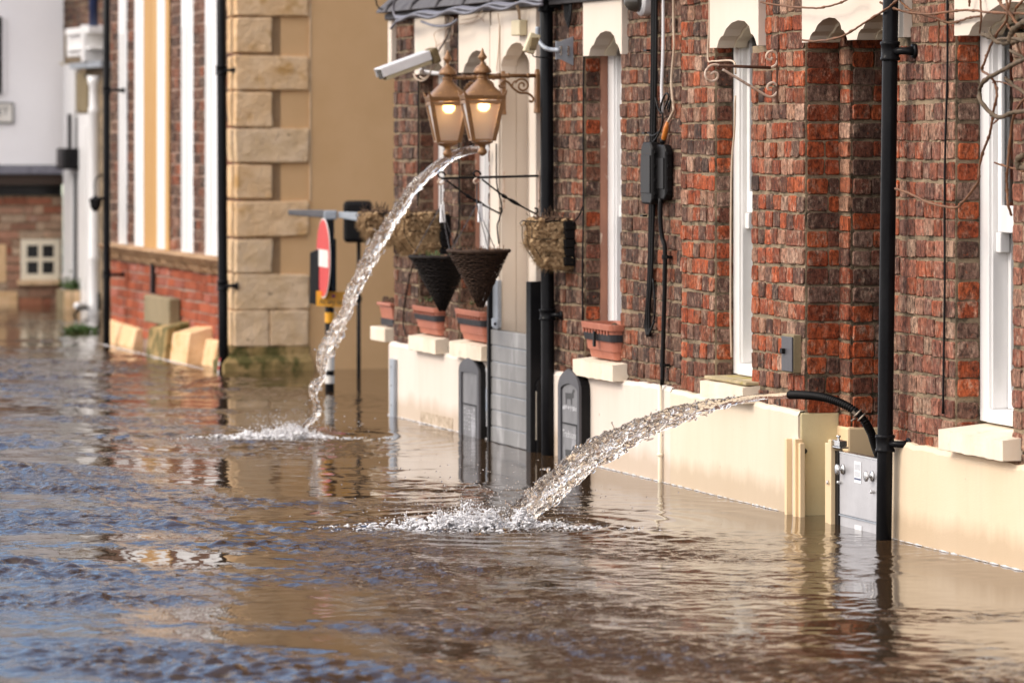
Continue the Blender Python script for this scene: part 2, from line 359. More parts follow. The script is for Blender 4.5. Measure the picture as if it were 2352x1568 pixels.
M['paper'] = pm('weathered_paper', (0.66, 0.58, 0.46), (0.58, 0.50, 0.40), 14, rough=0.7, spots=(0.50, 0.25, 0.20), spot_scale=30, spot_lo=0.66, spot_hi=0.7)
M['label'] = pm('white_sticker', (0.80, 0.80, 0.81), (0.74, 0.74, 0.76), 10, rough=0.4)
M['slate_panel'] = pm('washed_blackboard', (0.19, 0.188, 0.195), (0.105, 0.103, 0.108), 9, (1, 1, 0.3), 0.5, 0.2, 60, 0.001, spots=(0.42, 0.42, 0.45), spot_scale=12, spot_lo=0.56, spot_hi=0.72)
M['curtain'] = pm('pale_net_curtain', (0.62, 0.61, 0.60), (0.48, 0.47, 0.47), 5, (30, 30, 0.1), 0.8)
M['foam_debris'] = pm('pale_flotsam', (0.62, 0.52, 0.40), (0.30, 0.22, 0.15), 12, rough=0.8)

def glass_mat(name, col=(1, 1, 1), rough=0.0, ior=1.45, trans=1.0):
    m, n, l, b = _new(name)
    b.inputs['Base Color'].default_value = (*col, 1); b.inputs['Roughness'].default_value = rough
    b.inputs['IOR'].default_value = ior; b.inputs['Transmission Weight'].default_value = trans
    v = _map(n, l); _bump(n, l, _noise(n, l, v, 30, 2), 0.05, 0.001, b)
    return m
M['glass'] = glass_mat('window_glass', (0.85, 0.88, 0.9), 0.02)
M['frost'] = glass_mat('frosted_pane', (0.92, 0.81, 0.71), 0.35, 1.3, 0.75)
M['frost'].node_tree.nodes['Principled BSDF'].inputs['Transmission Weight'].default_value = 0.7
m, n, l, b = _new('lit_bulb'); b.inputs['Emission Color'].default_value = (1.0, 0.62, 0.22, 1); b.inputs['Emission Strength'].default_value = 18.0; b.inputs['Base Color'].default_value = (1, .8, .5, 1); M['bulb'] = m

# flowing, aerated water of the jets
def dirty_paint(name, c1, c2):
    """masonry paint with rain runs, hairline grime and a silt band left by the flood"""
    m, n, l, b = _new(name)
    b.inputs['Roughness'].default_value = 0.62
    col = _mix(n, l, _ramp(n, l, _noise(n, l, _map(n, l, (1, 1, 0.4)), 2.4, 5), 0.35, 0.7), c1, c2)
    run = _ramp(n, l, _noise(n, l, _map(n, l, (1, 1, 0.07), (3, 1, 2)), 22, 5, 0.65), 0.50, 0.80)
    col = _mix(n, l, _mix(n, l, 1.0, run, (0.16, 0.16, 0.16), 'MULTIPLY'), col, (0.46, 0.36, 0.25))
    sep = n.new('ShaderNodeSeparateXYZ'); l.new(_map(n, l), sep.inputs[0])
    wob = n.new('ShaderNodeMath'); wob.operation = 'MULTIPLY_ADD'; wob.inputs[1].default_value = -0.14
    l.new(_noise(n, l, _map(n, l, (1, 1, 0.3)), 7, 4), wob.inputs[0]); l.new(sep.outputs['Z'], wob.inputs[2])
    band = _ramp(n, l, wob.outputs[0], 0.0, 0.075, (1, 1, 1, 1), (0, 0, 0, 1))
    col = _mix(n, l, _mix(n, l, 1.0, band, (0.55, 0.55, 0.55), 'MULTIPLY'), col, (0.40, 0.28, 0.165))
    chip = _ramp(n, l, _noise(n, l, _map(n, l, (1, 1, 1), (9, 4, 1)), 34, 4, 0.6), 0.735, 0.755)
    col = _mix(n, l, chip, col, (0.33, 0.25, 0.17))
    l.new(col, b.inputs['Base Color'])
    _bump(n, l, _mix(n, l, 0.5, _noise(n, l, _map(n, l), 140, 4), _noise(n, l, _map(n, l), 14, 3)), 0.45, 0.004, b)
    return m
M['plinth'] = dirty_paint('weathered_plinth_paint', (0.72, 0.635, 0.555), (0.68, 0.585, 0.50))
M['plinth_tan'] = dirty_paint('weathered_tan_plinth_paint', (0.71, 0.61, 0.475), (0.67, 0.56, 0.42))
M['plinth_warm_lit'] = dirty_paint('weathered_warm_lit_plinth_paint', (0.74, 0.59, 0.42), (0.70, 0.545, 0.37))  # warmer copy of the plinth paint, tinted for bounced light at the right
m, n, l, b = _new('pumped_water')
b.inputs['Base Color'].default_value = (0.95, 0.90, 0.84, 1); b.inputs['Roughness'].default_value = 0.01; b.inputs['IOR'].default_value = 1.33
v = _map(n, l); fz = _ramp(n, l, _noise(n, l, v, 38, 4), 0.55, 0.70)
cmb = n.new('ShaderNodeMapRange'); l.new(fz, cmb.inputs['Value']); cmb.inputs['To Min'].default_value = 1.0; cmb.inputs['To Max'].default_value = 1.0
l.new(cmb.outputs['Result'], b.inputs['Transmission Weight'])
_bump(n, l, _noise(n, l, v, 70, 3), 0.35, 0.006, b); M['jet'] = m
m, n, l, b = _new('white_water')
b.inputs['Base Color'].default_value = (0.95, 0.93, 0.93, 1); b.inputs['Roughness'].default_value = 0.3; b.inputs['IOR'].default_value = 1.33
b.inputs['Transmission Weight'].default_value = 0.12; b.inputs['Subsurface Weight'].default_value = 0.0
v = _map(n, l); _bump(n, l, _noise(n, l, v, 90, 6, 0.7), 1.0, 0.01, b); M['foam'] = m

# ------------------------------------------------------------------ flood water
def build_water():
    m, n, l, b = _new('muddy_flood_water')
    b.inputs['Base Color'].default_value = (0.050, 0.029, 0.0145, 1); b.inputs['Roughness'].default_value = 0.012; b.inputs['IOR'].default_value = 1.34
    v = _map(n, l, (1, 1, 1)); v2 = _map(n, l, (1, 1, 1), (4.3, 1.9, 0))
    h1 = _noise(n, l, v, 13, 2, 0.5); h2 = _noise(n, l, v2, 34, 3, 0.55)
    pat = _ramp(n, l, _noise(n, l, _map(n, l, (0.7, 0.45, 1), (2, 5, 0)), 1.0, 3), 0.40, 0.62, (0.25, 0.25, 0.25, 1))
    at = n.new('ShaderNodeAttribute'); at.attribute_name = 'chop'
    h = _mix(n, l, 0.35, h1, h2)
    amp = n.new('ShaderNodeMath'); amp.operation = 'MULTIPLY'; l.new(pat, amp.inputs[0]); l.new(at.outputs['Fac'], amp.inputs[1])
    bp = _bump(n, l, h, 1.0, 0.015, b); l.new(amp.outputs[0], bp.inputs['Strength'])
    # X and Y lines: fine where the photo looks, coarse to the horizon
    xs = np.concatenate([np.linspace(-150, -8, 24)[:-1], np.arange(-8, -4.2, 0.06), np.arange(-4.2, 3.2, 0.0125), np.arange(3.2, 8, 0.3), np.linspace(8, 60, 10)])
    ys = [9.6]
    while ys[-1] < 42: ys.append(ys[-1] * 1.00105)
    ys = np.concatenate([np.linspace(-60, 0, 8), np.linspace(0, 9.6, 8)[1:-1], np.array(ys), np.linspace(43, 300, 20)])
    X, Y = np.meshgrid(xs, ys)
    Z = np.zeros_like(X); rng = np.random.RandomState(5)
    dist = np.clip((Y - 9) / 20, 0, 1.3)
    # distance from the pub front: calmer in the lee of the wall
    dx, dy = X - A.o.x, Y - A.o.y
    out = -(dx * EW.x + dy * EW.y)
    sA = dx * EX.x + dy * EX.y
    lee = np.clip(out / 1.9, 0, 1) ** 0.9
    lee = np.where(sA < -0.2, np.clip((out + 0.9) / 2.2, 0.15, 1), 0.22 + 0.78 * lee)
    river = np.clip((-X - 0.2) / 2.2, 0, 1)
    near = np.clip((19 - Y) / 5, 0, 1)
    chop = (0.60 + 1.0 * river + 0.50 * near) * lee
    # gust patches
    g = np.zeros_like(X)
    for _ in range(14):
        kx = rng.normal(0, 2.2); ky = rng.normal(0, 6.0)
        g += np.sin(X * kx + Y * ky + rng.uniform(0, 6.3) + 0.9 * np.sin(X * rng.uniform(.8, 2.2) + rng.uniform(0, 6)))
    gust = np.clip(0.68 + 0.62 * g / 2.6, 0.12, 1.9)
    amp = chop * gust
    for lam in np.geomspace(0.045, 0.9, 72):
        k = 2 * np.pi / lam; a = rng.normal(np.pi / 2, 0.85)
        sl = 0.026 * (0.16 if lam > 0.45 else (0.50 if lam > .17 else 1.0))        # slope of each component
        Z += (sl / k) * np.sin(k * (X * np.cos(a) + Y * np.sin(a)) + rng.uniform(0, 6.3) + 0.8 * np.sin(X * rng.uniform(0.8, 2.5) + rng.uniform(0, 6)) ) * amp
    # rings and rough water where the two jets come down, with a wake trailing off to the left
    for (px, py, R, a0) in ((690, 1003, 0.9, 0.010), (1195, 1206, 0.8, 0.013)):
        Yc = H * F / (py - HY); Xc = (px - CX) / F * Yc
        r = np.hypot(X - Xc, (Y - Yc))
        Z += a0 * np.sin(r * 2 * np.pi / 0.17) * np.exp(-r / R * 2.2) * np.clip(r / 0.12, 0, 1)
        wk = np.exp(-((Y - Yc + 0.06 * (X - Xc)) / 0.30) ** 2) * (1 / (1 + np.exp((X - Xc - 0.05) * 14))) * np.exp(-np.clip(Xc - X, 0, 9) / 2.2)
        w = np.zeros_like(X)
        for _ in range(16):
            k = 2 * np.pi / rng.uniform(0.06, 0.22); a = rng.uniform(0, 2 * np.pi)
            w += np.sin(k * (X * np.cos(a) + Y * np.sin(a)) + rng.uniform(0, 6.3)) / k * 0.075
        Z += w * wk; chop = chop + 0.9 * wk
    fade = np.clip((X + 8) / 1.5, 0, 1) * np.clip((5 - X) / 1.0, 0, 1) * np.clip((Y - 9.6) / 0.3, 0, 1) * np.clip((42 - Y) / 3, 0, 1)
    Z *= fade
    ny, nx = X.shape
    co = np.stack([X, Y, Z], -1).reshape(-1, 3)
    i = np.arange(ny * nx).reshape(ny, nx)
    q = np.stack([i[:-1, :-1], i[:-1, 1:], i[1:, 1:], i[1:, :-1]], -1).reshape(-1, 4)
    me = bpy.data.meshes.new('water')
    me.vertices.add(len(co)); me.vertices.foreach_set('co', co.astype(np.float32).ravel())
    me.loops.add(q.size); me.loops.foreach_set('vertex_index', q.astype(np.int32).ravel())
    me.polygons.add(len(q)); me.polygons.foreach_set('loop_start', np.arange(0, q.size, 4, dtype=np.int32)); 
    me.polygons.foreach_set('use_smooth', np.ones(len(q), dtype=bool))
    at = me.attributes.new('chop', 'FLOAT', 'POINT'); at.data.foreach_set('value', np.clip(chop * gust, 0.05, 2).astype(np.float32).ravel())
    me.materials.append(m); me.update(); me.validate()
    o = bpy.data.objects.new('water', me); COL.objects.link(o); o['kind'] = 'structure'
build_water()

# ------------------------------------------------------------------ bricks
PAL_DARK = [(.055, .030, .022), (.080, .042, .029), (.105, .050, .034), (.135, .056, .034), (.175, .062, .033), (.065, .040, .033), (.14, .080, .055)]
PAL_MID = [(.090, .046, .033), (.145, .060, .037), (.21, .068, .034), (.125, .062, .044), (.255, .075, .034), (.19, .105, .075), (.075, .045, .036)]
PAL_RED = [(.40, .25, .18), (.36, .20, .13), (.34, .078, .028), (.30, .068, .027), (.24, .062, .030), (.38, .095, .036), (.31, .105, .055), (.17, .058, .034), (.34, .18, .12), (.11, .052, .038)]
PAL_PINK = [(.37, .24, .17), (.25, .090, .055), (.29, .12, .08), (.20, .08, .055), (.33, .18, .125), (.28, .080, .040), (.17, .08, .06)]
PAL_JAMB = [(.34, .074, .026), (.28, .062, .025), (.37, .088, .032), (.17, .062, .040), (.22, .13, .10), (.12, .065, .05)]
def one_brick(mb, rng, to3, u0, u1, v0, v1, prot, col):
    """a worn brick: rounded, slightly skewed face standing proud of the joint"""
    w, h = u1 - u0, v1 - v0; r = min(0.0065, w * 0.3, h * 0.3)
    J = lambda a: rng.uniform(-a, a)
    def ring(ins, d, jj):
        a, b_, c, e = u0 + ins, u1 - ins, v0 + ins, v1 - ins
        q = [(a + r, c), ((a + b_) / 2, c), (b_ - r, c), (b_, c + r), (b_, e - r), (b_ - r, e), ((a + b_) / 2, e), (a + r, e), (a, e - r), (a, c + r)]
        return [to3(x + J(jj), y + J(jj), d + J(jj * .6)) for x, y in q]
    tilt = J(0.002)
    vs = ring(0, -0.012, 0.0) + ring(0, prot - 0.003, 0.0024) + ring(0.003, prot + tilt, 0.0026)
    N = 10; fs = []
    for k in range(N):
        k2 = (k + 1) % N
        fs += [(k, k2, N + k2, N + k), (N + k, N + k2, 2 * N + k2, 2 * N + k)]
    fs.append(tuple(2 * N + k for k in range(N)))
    mb.add(vs, fs, (*col, 1))
def brick_panel(mb, seed, to3, u0, u1, v0, v1, pal, holes=(), p_str=0.22, course=0.075, z_off=0.0, prot=0.0035, head=0.088, tail=.055):
    rng = random.Random(seed); r0 = int(math.floor((v0 - z_off) / course)); r1 = int(math.ceil((v1 - z_off) / course))
    for r in range(r0, r1):
        a = max(v0, z_off + r * course); b_ = min(v1, z_off + (r + 1) * course) - 0.010
        if b_ - a < 0.018: continue
        mid = (a + b_) / 2; iv = [(u0, u1)]
        for (h0, h1, g0, g1) in holes:
            if not (g0 < mid < g1): continue
            nv = []
            for (p, q) in iv:
                if h1 <= p or h0 >= q: nv.append((p, q)); continue
                if h0 > p: nv.append((p, h0))
                if h1 < q: nv.append((h1, q))
            iv = nv
        for (p, q) in iv:
            u = p
            while u < q - 0.004:
                wd = (0.222 if rng.random() < p_str else head) + rng.uniform(-0.012, 0.012)
                if q - (u + wd) < tail: wd = q - u
                wd = min(wd, q - u)
                pl = pal((u + wd / 2), mid, rng) if callable(pal) else pal
                c = rng.choice(pl); k = rng.uniform(0.76, 1.2); c = tuple(x * k for x in c)
                wob = 0.003 * math.sin(u * 2.3 + r * 1.7) + 0.003 * math.sin(u * 7.1 + r * 0.9)
                j = rng.uniform(0.002, 0.0045)
                if wd > 0.02:
                    one_brick(mb, rng, to3, u + j, u + wd - rng.uniform(0.001, 0.0035), a + wob + rng.uniform(-.001, .003), b_ + wob + rng.uniform(-.003, .003), prot + rng.uniform(-0.0025, 0.0025), c)
                u += wd

# ------------------------------------------------------------------ the pub
S, Zp = A.S, A.Z
ZTOP = 2.32
pub = thing('brick_pub', 'weathered dark red brick pub with cream painted plinth and cream hooded lintels', 'building', A, (3.5, 0.4, 0.0))
# openings on the front: (far px, near px, sill row, lintel: px0, px1, bottom row)
WIN = [dict(a=960, b=1019, sill=(1000, 768), lin=(953, 1021, 170), rev=(995, 1006), brick='d'),
       dict(a=1053, b=1123, sill=(1100, 790), lin=(1054, 1125, 166), rev=(1091, 1101), brick='d'),
       dict(a=1341, b=1426, sill=(1400, 828), lin=(1340, 1429, 127), rev=(1378, 1395), brick='m'),
       dict(a=1641, b=1727, sill=(1700, 868), lin=(1631, 1743, 108), rev=(1682, 1683), brick='r'),
       dict(a=2193, b=2326, sill=(2300, 985), lin=(2193, 2420, 77), rev=(2248, 2249), brick='r')]
door1 = (S(1164), S(1229)); door2 = (S(1848), S(2046))
D1S = (S(1141), S(1241))           # full painted door surround
S_END = S(2352) + 1.6
zpl = lambda s: 0.425 if s < S(1850) else 0.375
holes = []
for w in WIN:
    w['s0'], w['s1'] = S(w['a']), S(w['b'])
    w['zs'] = Zp(*w['sill'])
    w['l0'], w['l1'] = S(w['lin'][0], -.03), S(w['lin'][1], -.03)
    w['zl'] = A.Zs((w['l0'] + w['l1']) / 2, w['lin'][2])
    holes.append((w['s0'], w['s1'], w['zs'] - .05, w['zl'] + .05)); holes.append((w['l0'], w['l1'], w['zl'], 9))
d2l = (S(1843, -.03), S(2077, -.03)); zd2 = A.Zs(S(1960), 93)
holes += [(D1S[0], D1S[1], -1, 9), (door2[0], door2[1], -1, 9), (d2l[0], d2l[1], zd2, 9)]
s_mid, s_red, s_pink = S(1290), S(1565), S(2058)
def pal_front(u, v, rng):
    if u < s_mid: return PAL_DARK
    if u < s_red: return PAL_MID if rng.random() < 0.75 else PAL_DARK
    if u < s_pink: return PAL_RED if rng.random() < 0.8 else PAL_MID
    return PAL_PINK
mb = MB()
front = lambda u, v, d: (u, -d, v)
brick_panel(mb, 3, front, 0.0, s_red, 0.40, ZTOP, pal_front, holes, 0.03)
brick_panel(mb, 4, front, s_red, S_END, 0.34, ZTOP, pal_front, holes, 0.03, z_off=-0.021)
# window jambs that face the camera, laid as headers and closers into the reveal
def jamb(s, w1): return lambda u, v, d: (s + d, u, v)
for i, w in enumerate(WIN):
    wr = A.W(w['rev'][0], w['s0']); w['wr'] = wr; w['wf'] = A.W(w['rev'][1], w['s0'])
    brick_panel(mb, 20 + i, jamb(w['s0'], wr), 0.008, wr, w['zs'] - .05, w['zl'] + .05, PAL_DARK if w['brick'] == 'd' else (PAL_JAMB if w['brick'] == 'r' else PAL_MID + PAL_JAMB), (), 0.0, z_off=0.0 if w['brick'] != 'r' else -0.021, head=0.3, prot=0.008)
# stepped door jamb on the right
wj1 = A.W(1928, door2[0]); sj1 = S(1953, wj1); wj2 = wj1 + 0.22
brick_panel(mb, 40, jamb(door2[0], 0), 0.008, wj1, 0.42, zd2 + .06, PAL_JAMB, (), 0.5, z_off=-0.021, prot=0.008, tail=.03)
brick_panel(mb, 41, lambda u, v, d: (u, wj1 - d, v), door2[0] + .01, sj1, 0.36, zd2 + .06, PAL_RED, (), 0.0, z_off=-0.021, prot=0.006)
brick_panel(mb, 42, jamb(sj1, 0), wj1 + 0.008, wj2, 0.36, zd2 + .06, PAL_JAMB, (), 0.5, z_off=-0.021, prot=0.008, tail=.03)
mb.build('brick_wall', M['brick'], pub)
# mortar bed behind the bricks, cut by the openings
def mortar_front(mb, u0, u1, v0, v1, holes, d):
    us = sorted({u0, u1} | {min(max(x, u0), u1) for h in holes for x in h[:2]})
    for a, b_ in zip(us[:-1], us[1:]):
        if b_ - a < 1e-4: continue
        c = (a + b_) / 2; zs = [(v0, v1)]
        for h in holes:
            if not (h[0] < c < h[1]): continue
            nz = []
            for (p, q) in zs:
                if h[3] <= p or h[2] >= q: nz.append((p, q)); continue
                if h[2] > p: nz.append((p, h[2]))
                if h[3] < q: nz.append((h[3], q))
            zs = nz
        for p, q in zs: mb.box(a, b_, d, d + 0.30, p, q)
mb = MB(); mortar_front(mb, 0.0, S_END, 0.30, ZTOP, holes, 0.003)
mb.box(sj1 - .02, sj1 - .003, wj1 + .003, wj2 + .2, 0.3, zd2 + .05)
mb.box(door2[0] - .002, sj1 - .003, wj1 + .003, wj1 + .018, 0.3, zd2 + .05)
mb.build('mortar', M['mortar'], pub)
for w in WIN:
    if w['wf'] - w['wr'] > 0.004: MB().box(w['s0'] - .002, w['s0'] + .004, w['wr'], w['wf'] + .02, w['zs'], w['zl'] + .03).build('painted_reveal', M['salmon'], pub)
# upper storey, roof line and body of the house
mb = MB().box(0, S_END, 0.03, 5, ZTOP + .001, 6.6); mb.c = [(.13, .055, .036, 1)] * 6
mb.build('upper_wall', M['brick'], pub)
mb = MB().hexa([(-.15, -.25, 6.601), (S_END, -.25, 6.601), (S_END, 5, 6.601), (-.15, 5, 6.601)], [(-.15, 2.2, 7.6), (S_END, 2.2, 7.6), (S_END, 2.6, 7.6), (-.15, 2.6, 7.6)])
mb.build('roof', M['lead'], pub)
mb = MB().box(0.0, S_END, 0.62, 5, -0.6, ZTOP); mb.build('back_wall', M['dark'], pub)
# lead covered ledge along the top of the ground floor
zl = A.Zs(0.1, 46) + 0.004
mb = MB().hexa([(-.03, -.10, zl + .035), (S_END, -.10, zl + .035), (S_END, 0.03, zl + .035), (-.03, 0.03, zl + .035)], [(-.03, -.085, zl + .06), (S_END, -.085, zl + .06), (S_END, .03, zl + .16), (-.03, .03, zl + .16)])
mb.box(-.02, S_END, -.05, -.004, zl - .004, zl + .032)
for k in range(9): mb.tube([(k * .52 + .2, -.104, zl + .03), (k * .52 + .2, -.088, zl + .07), (k * .52 + .2, .02, zl + .168)], .012, 6)
mb.build('ledge', M['lead'], pub, bevel=.008)

# plinth: left length, the slightly different right length, the steps of the doorway, and the far right
def plinth_poly(s0, s1, seed, top):
    rng = random.Random(seed); n = max(2, int((s1 - s0) / .05)); mb = MB()
    zs = [top(s0 + (s1 - s0) * i / n) + rng.uniform(-.004, .004) for i in range(n + 1)]
    for i in range(n):
        a, b_ = s0 + (s1 - s0) * i / n, s0 + (s1 - s0) * (i + 1) / n
        mb.add([(a, -.028, -.6), (b_, -.028, -.6), (b_, -.028, zs[i + 1] - .018), (a, -.028, zs[i] - .018), (a, -.018, zs[i]), (b_, -.018, zs[i + 1]), (b_, .03, zs[i + 1] + .004), (a, .03, zs[i] + .004)],
               [(0, 1, 2, 3), (3, 2, 5, 4), (4, 5, 6, 7)])
    mb.add([(s1, -.028, -.6), (s1, .1, -.6), (s1, .1, zs[-1]), (s1, -.028, zs[-1] - .018)], [(0, 1, 2, 3)])
    mb.add([(s0, -.028, -.6), (s0, .1, -.6), (s0, .1, zs[0]), (s0, -.028, zs[0] - .018)], [(3, 2, 1, 0)])
    return mb
lin = lambda pts: (lambda s: float(np.interp(s, [p[0] for p in pts], [p[1] for p in pts])))
tl = lin([(S(p), Zp(p, y)) for p, y in ((905, 784), (1020, 808), (1120, 826), (1250, 848), (1430, 870), (1530, 886))])
plinth_poly(-0.01, D1S[0], 1, tl).build('plinth', M['plinth'], pub)
plinth_poly(D1S[1], S(1553), 2, tl).build('plinth', M['plinth'], pub)
tr = lin([(S(p), Zp(p, y)) for p, y in ((1553, 893), (1600, 903), (1740, 921), (1840, 944))])
plinth_poly(S(1553) + .001, door2[0] - .002, 3, tr).build('plinth', M['plinth_tan'], pub)
tq = lin([(S(p), Zp(p, y)) for p, y in ((2040, 1007), (2090, 1016), (2160, 1030), (2352, 1066))])
plinth_poly(door2[1], S_END, 5, tq).build('plinth', M['plinth_warm_lit'], pub)
mb = MB().box(door2[0] - .14, door2[0] + .004, -.018, wj1 - .002, -.6, Zp(1838, 946))
mb.build('door_jamb', M['olive'], pub, bevel=.006)
zst = A.Zs(sj1, 980, wj1)
mb = MB().box(door2[0] + .002, sj1 + .012, wj1 - .016, wj2 + .1, -.6, zst)
mb.build('door_jamb', M['cream_warm'], pub, bevel=.01)  # orange cream puts the warm light of this return into its colour
# waste pipe painted in with the plinth
mb = MB(); s_p = S(1517, -.04)
mb.tube([(s_p, -.042, -.4), (s_p, -.042, Zp(1517, 884, -.04))], .0095, 10)
mb.lathe((s_p, -.042, Zp(1517, 1044, -.04)), [(.0105, -.008), (.0135, -.006), (.0135, .006), (.0105, .008)], 12)
mb.build('painted_conduit', M['cream_bright'], pub, smooth=True)

# hooded lintels with cusped arches
CUSP = [(0.06, 0.0), (0.10, .27), (0.16, .42), (0.20, .44), (0.27, .70), (0.40, .92), (0.55, 1.0), (0.69, .95), (0.80, .74), (0.84, .45), (0.88, .42), (0.93, .26), (0.97, .05)]
def lintel_mb(l0, l1, z0, z1, w0, w1, arches, rise):
    """board with cusped cut-outs along its lower edge, built in vertical strips so it stays convex"""
    mb = MB(); us = {l0, l1}
    for (a0, a1) in arches:
        for (t, h) in CUSP: us.add(a0 + (a1 - a0) * t)
        for i in range(24): us.add(a0 + (a1 - a0) * (CUSP[0][0] + (CUSP[-1][0] - CUSP[0][0]) * i / 23))
    us = sorted(us)
    def low(u, side):
        for (a0, a1) in arches:
            t = (u - a0) / (a1 - a0)
            if CUSP[0][0] <= t <= CUSP[-1][0]:
                if abs(t - CUSP[-1][0]) < 1e-9 and side > 0: return z0
                if abs(t - CUSP[0][0]) < 1e-9 and side < 0: return z0
                return z0 + rise * float(np.interp(t, [c[0] for c in CUSP], [c[1] for c in CUSP]))
        return z0
    for a, b_ in zip(us[:-1], us[1:]):
        za, zb = low(a, 1), low(b_, -1)
        mb.add([(a, w0, za), (b_, w0, zb), (b_, w0, z1), (a, w0, z1), (a, w1, za), (b_, w1, zb), (b_, w1, z1), (a, w1, z1)],
               [(0, 1, 2, 3), (5, 4, 7, 6), (4, 5, 1, 0), (3, 2, 6, 7)])
    for u, q in ((l0, (0, 1, 2, 3)), (l1, (3, 2, 1, 0))):
        mb.add([(u, w0, z0), (u, w1, z0), (u, w1, z1), (u, w0, z1)], [q])
    return mb
def lintel(l0, l1, z0, arches, rise, top):
    o = lintel_mb(l0, l1, z0, top, -.032, .045, arches, rise).build('lintel', M['cream'], pub)
    ins = [(a0 + .012, a1 - .004) for a0, a1 in arches]
    i = lintel_mb(l0 + .004, l1 - .004, z0 + .001, top, .047, .10, ins, rise * .84); i.build('arch_soffit', M['cream_bright'], o)  # soffit coloured a brighter cream to lift its shaded underside
for w in WIN:
    rise = 0.113
    lintel(w['l0'], w['l1'], w['zl'], [(w['l0'] + (w['l1'] - w['l0']) * .10, w['l1'] - .004)], min(rise, .17), ZTOP if w['a'] > 1200 else zl - .001)
midl = (d2l[0] + d2l[1]) / 2 - .03
lintel(d2l[0], d2l[1], zd2, [(d2l[0] + .05, midl), (midl + .06, d2l[1] - .05)], .096, ZTOP)
mb = MB().box(-.015, .06, -.032, .1, Zp(905, 170), zl - .001); mb.build('lintel', M['cream'], pub, bevel=.004)

# sash windows
def sash(w, mat, rows, curtain=True, nm='window'):
    s0, s1, z0, z1 = w['s0'] + .004, w['s1'], w['zs'], w['zl'] + .14
    wf = w['wf']
    st = (s1 - s0) * .16
    mb = MB(); mb.box(s0, s0 + st, wf, wf + .14, z0, z1).box(s1 - st, s1 + .1, wf, wf + .14, z0, z1)
    mb.box(s0 + st, s1 - st, wf, wf + .14, z1 - .08, z1).box(s0 + st, s1 - st, wf - .01, wf + .14, z0, z0 + .05)
    mb.box(s0 + st, s0 + st + .012, wf + .01, wf + .1, z0 + .05, z1 - .08)
    f = mb.build(nm, mat, pub, bevel=.005)
    yr0, yr1 = rows; sm = s0 + st + .05
    za, zb = A.Zs(sm, yr1, wf + .04), A.Zs(sm, yr0, wf + .04)
    a, b_ = s0 + st + .013, s1 - st
    mb = MB()   # upper sash in front, lower sash set back
    mb.box(a, a + .038, wf + .03, wf + .062, za, z1 - .081).box(b_ - .038, b_, wf + .03, wf + .062, za, z1 - .081)
    mb.box(a + .038, b_ - .038, wf + .026, wf + .062, za, zb).box(a - .004, a + .042, wf + .024, wf + .064, za - (zb - za) * .75, za - .001)
    mb.box(a, a + .032, wf + .07, wf + .1, z0 + .051, za - .002).box(b_ - .032, b_, wf + .07, wf + .1, z0 + .051, za - .002)
    mb.box(a + .032, b_ - .032, wf + .07, wf + .1, z0 + .051, z0 + .12)
    mb.build('sash', mat, f, bevel=.004)
    MB().box(a + .03, b_ - .03, wf + .043, wf + .047, zb - .005, z1 - .085).box(a + .03, b_ - .03, wf + .083, wf + .087, z0 + .11, za + .01).build('pane', M['glass'], f)
    if curtain:
        mb = MB(); n = 40
        for k in range(n):
            u0, u1 = a + (b_ - a) * k / n, a + (b_ - a) * (k + 1) / n
            q0, q1 = wf + .16 + .012 * math.sin(k * 1.9), wf + .16 + .012 * math.sin((k + 1) * 1.9)
            mb.add([(u0, q0, z0), (u1, q1, z0), (u1, q1, z1), (u0, q0, z1)], [(0, 1, 2, 3)])
        mb.build('curtain', M['curtain'], f, smooth=True)
sash(WIN[0], M['white'], (432, 470)); sash(WIN[1], M['white'], (434, 474)); sash(WIN[2], M['white'], (431, 470))
sash(WIN[3], M['white_peel'], (440, 489)); sash(WIN[4], M['white'], (472, 534))

# sills: (front px0, px1, end px, top row at px0, bottom row at px0)
def sill(p0, p1, pe, yt, yb, mat, w=-.075, seed=0):
    s0, s1 = S(p0, w), S(p1, w); zt, zb = A.Zs(s0, yt, w), A.Zs(s0, yb, w)
    rng = random.Random(seed); n = 14; mb = MB(); top, bot, bk = [], [], []
    for i in range(n + 1):
        s = s0 + (s1 - s0) * i / n; j = rng.uniform(-.002, .002)
        top.append((s, w + j * .6, zt + j - .004)); bot.append((s, w + j * .4, zb + j))
        bk.append((s, .12, zt + .016 + j))
    for i in range(n):
        mb.add([bot[i], bot[i + 1], top[i + 1], top[i], bk[i + 1], bk[i]], [(0, 1, 2, 3), (3, 2, 4, 5)])
    for i, q in ((0, (3, 2, 1, 0)), (n, (0, 1, 2, 3))):
        mb.add([bot[i], (bot[i][0], .12, zb), bk[i], top[i]], [q])
    mb.add([bot[0], bot[n], (bot[n][0], .12, zb), (bot[0][0], .12, zb)], [(3, 2, 1, 0)])
    return mb.build('window_sill', mat, pub), zt, s0, s1
SILLS = [sill(938, 1000, 1018, 768, 801.5, M['sill'], seed=1), sill(1031, 1105, 1124, 782, 815.5, M['sill'], seed=2),
         sill(1316, 1407, 1430, 822, 860, M['sill'], seed=3), sill(1608, 1706, 1724, 871, 909, M['sill'], seed=4),
         sill(2155, 2303, 2328, 983.5, 1031, M['sill'], seed=5)]
z4 = SILLS[3][1]
MB().box(SILLS[3][2] + .01, SILLS[3][3] - .005, -.06, .11, z4 + .004, z4 + .018).build('sill_lichen', M['sill_moss'], pub, bevel=.004)
mb = MB().box(-.42, -.10, A.W(878, -.15), .2, A.Zs(-.1, 786), A.Zs(-.1, 754)); mb.build('window_sill', M['sill'], pub, bevel=.005)

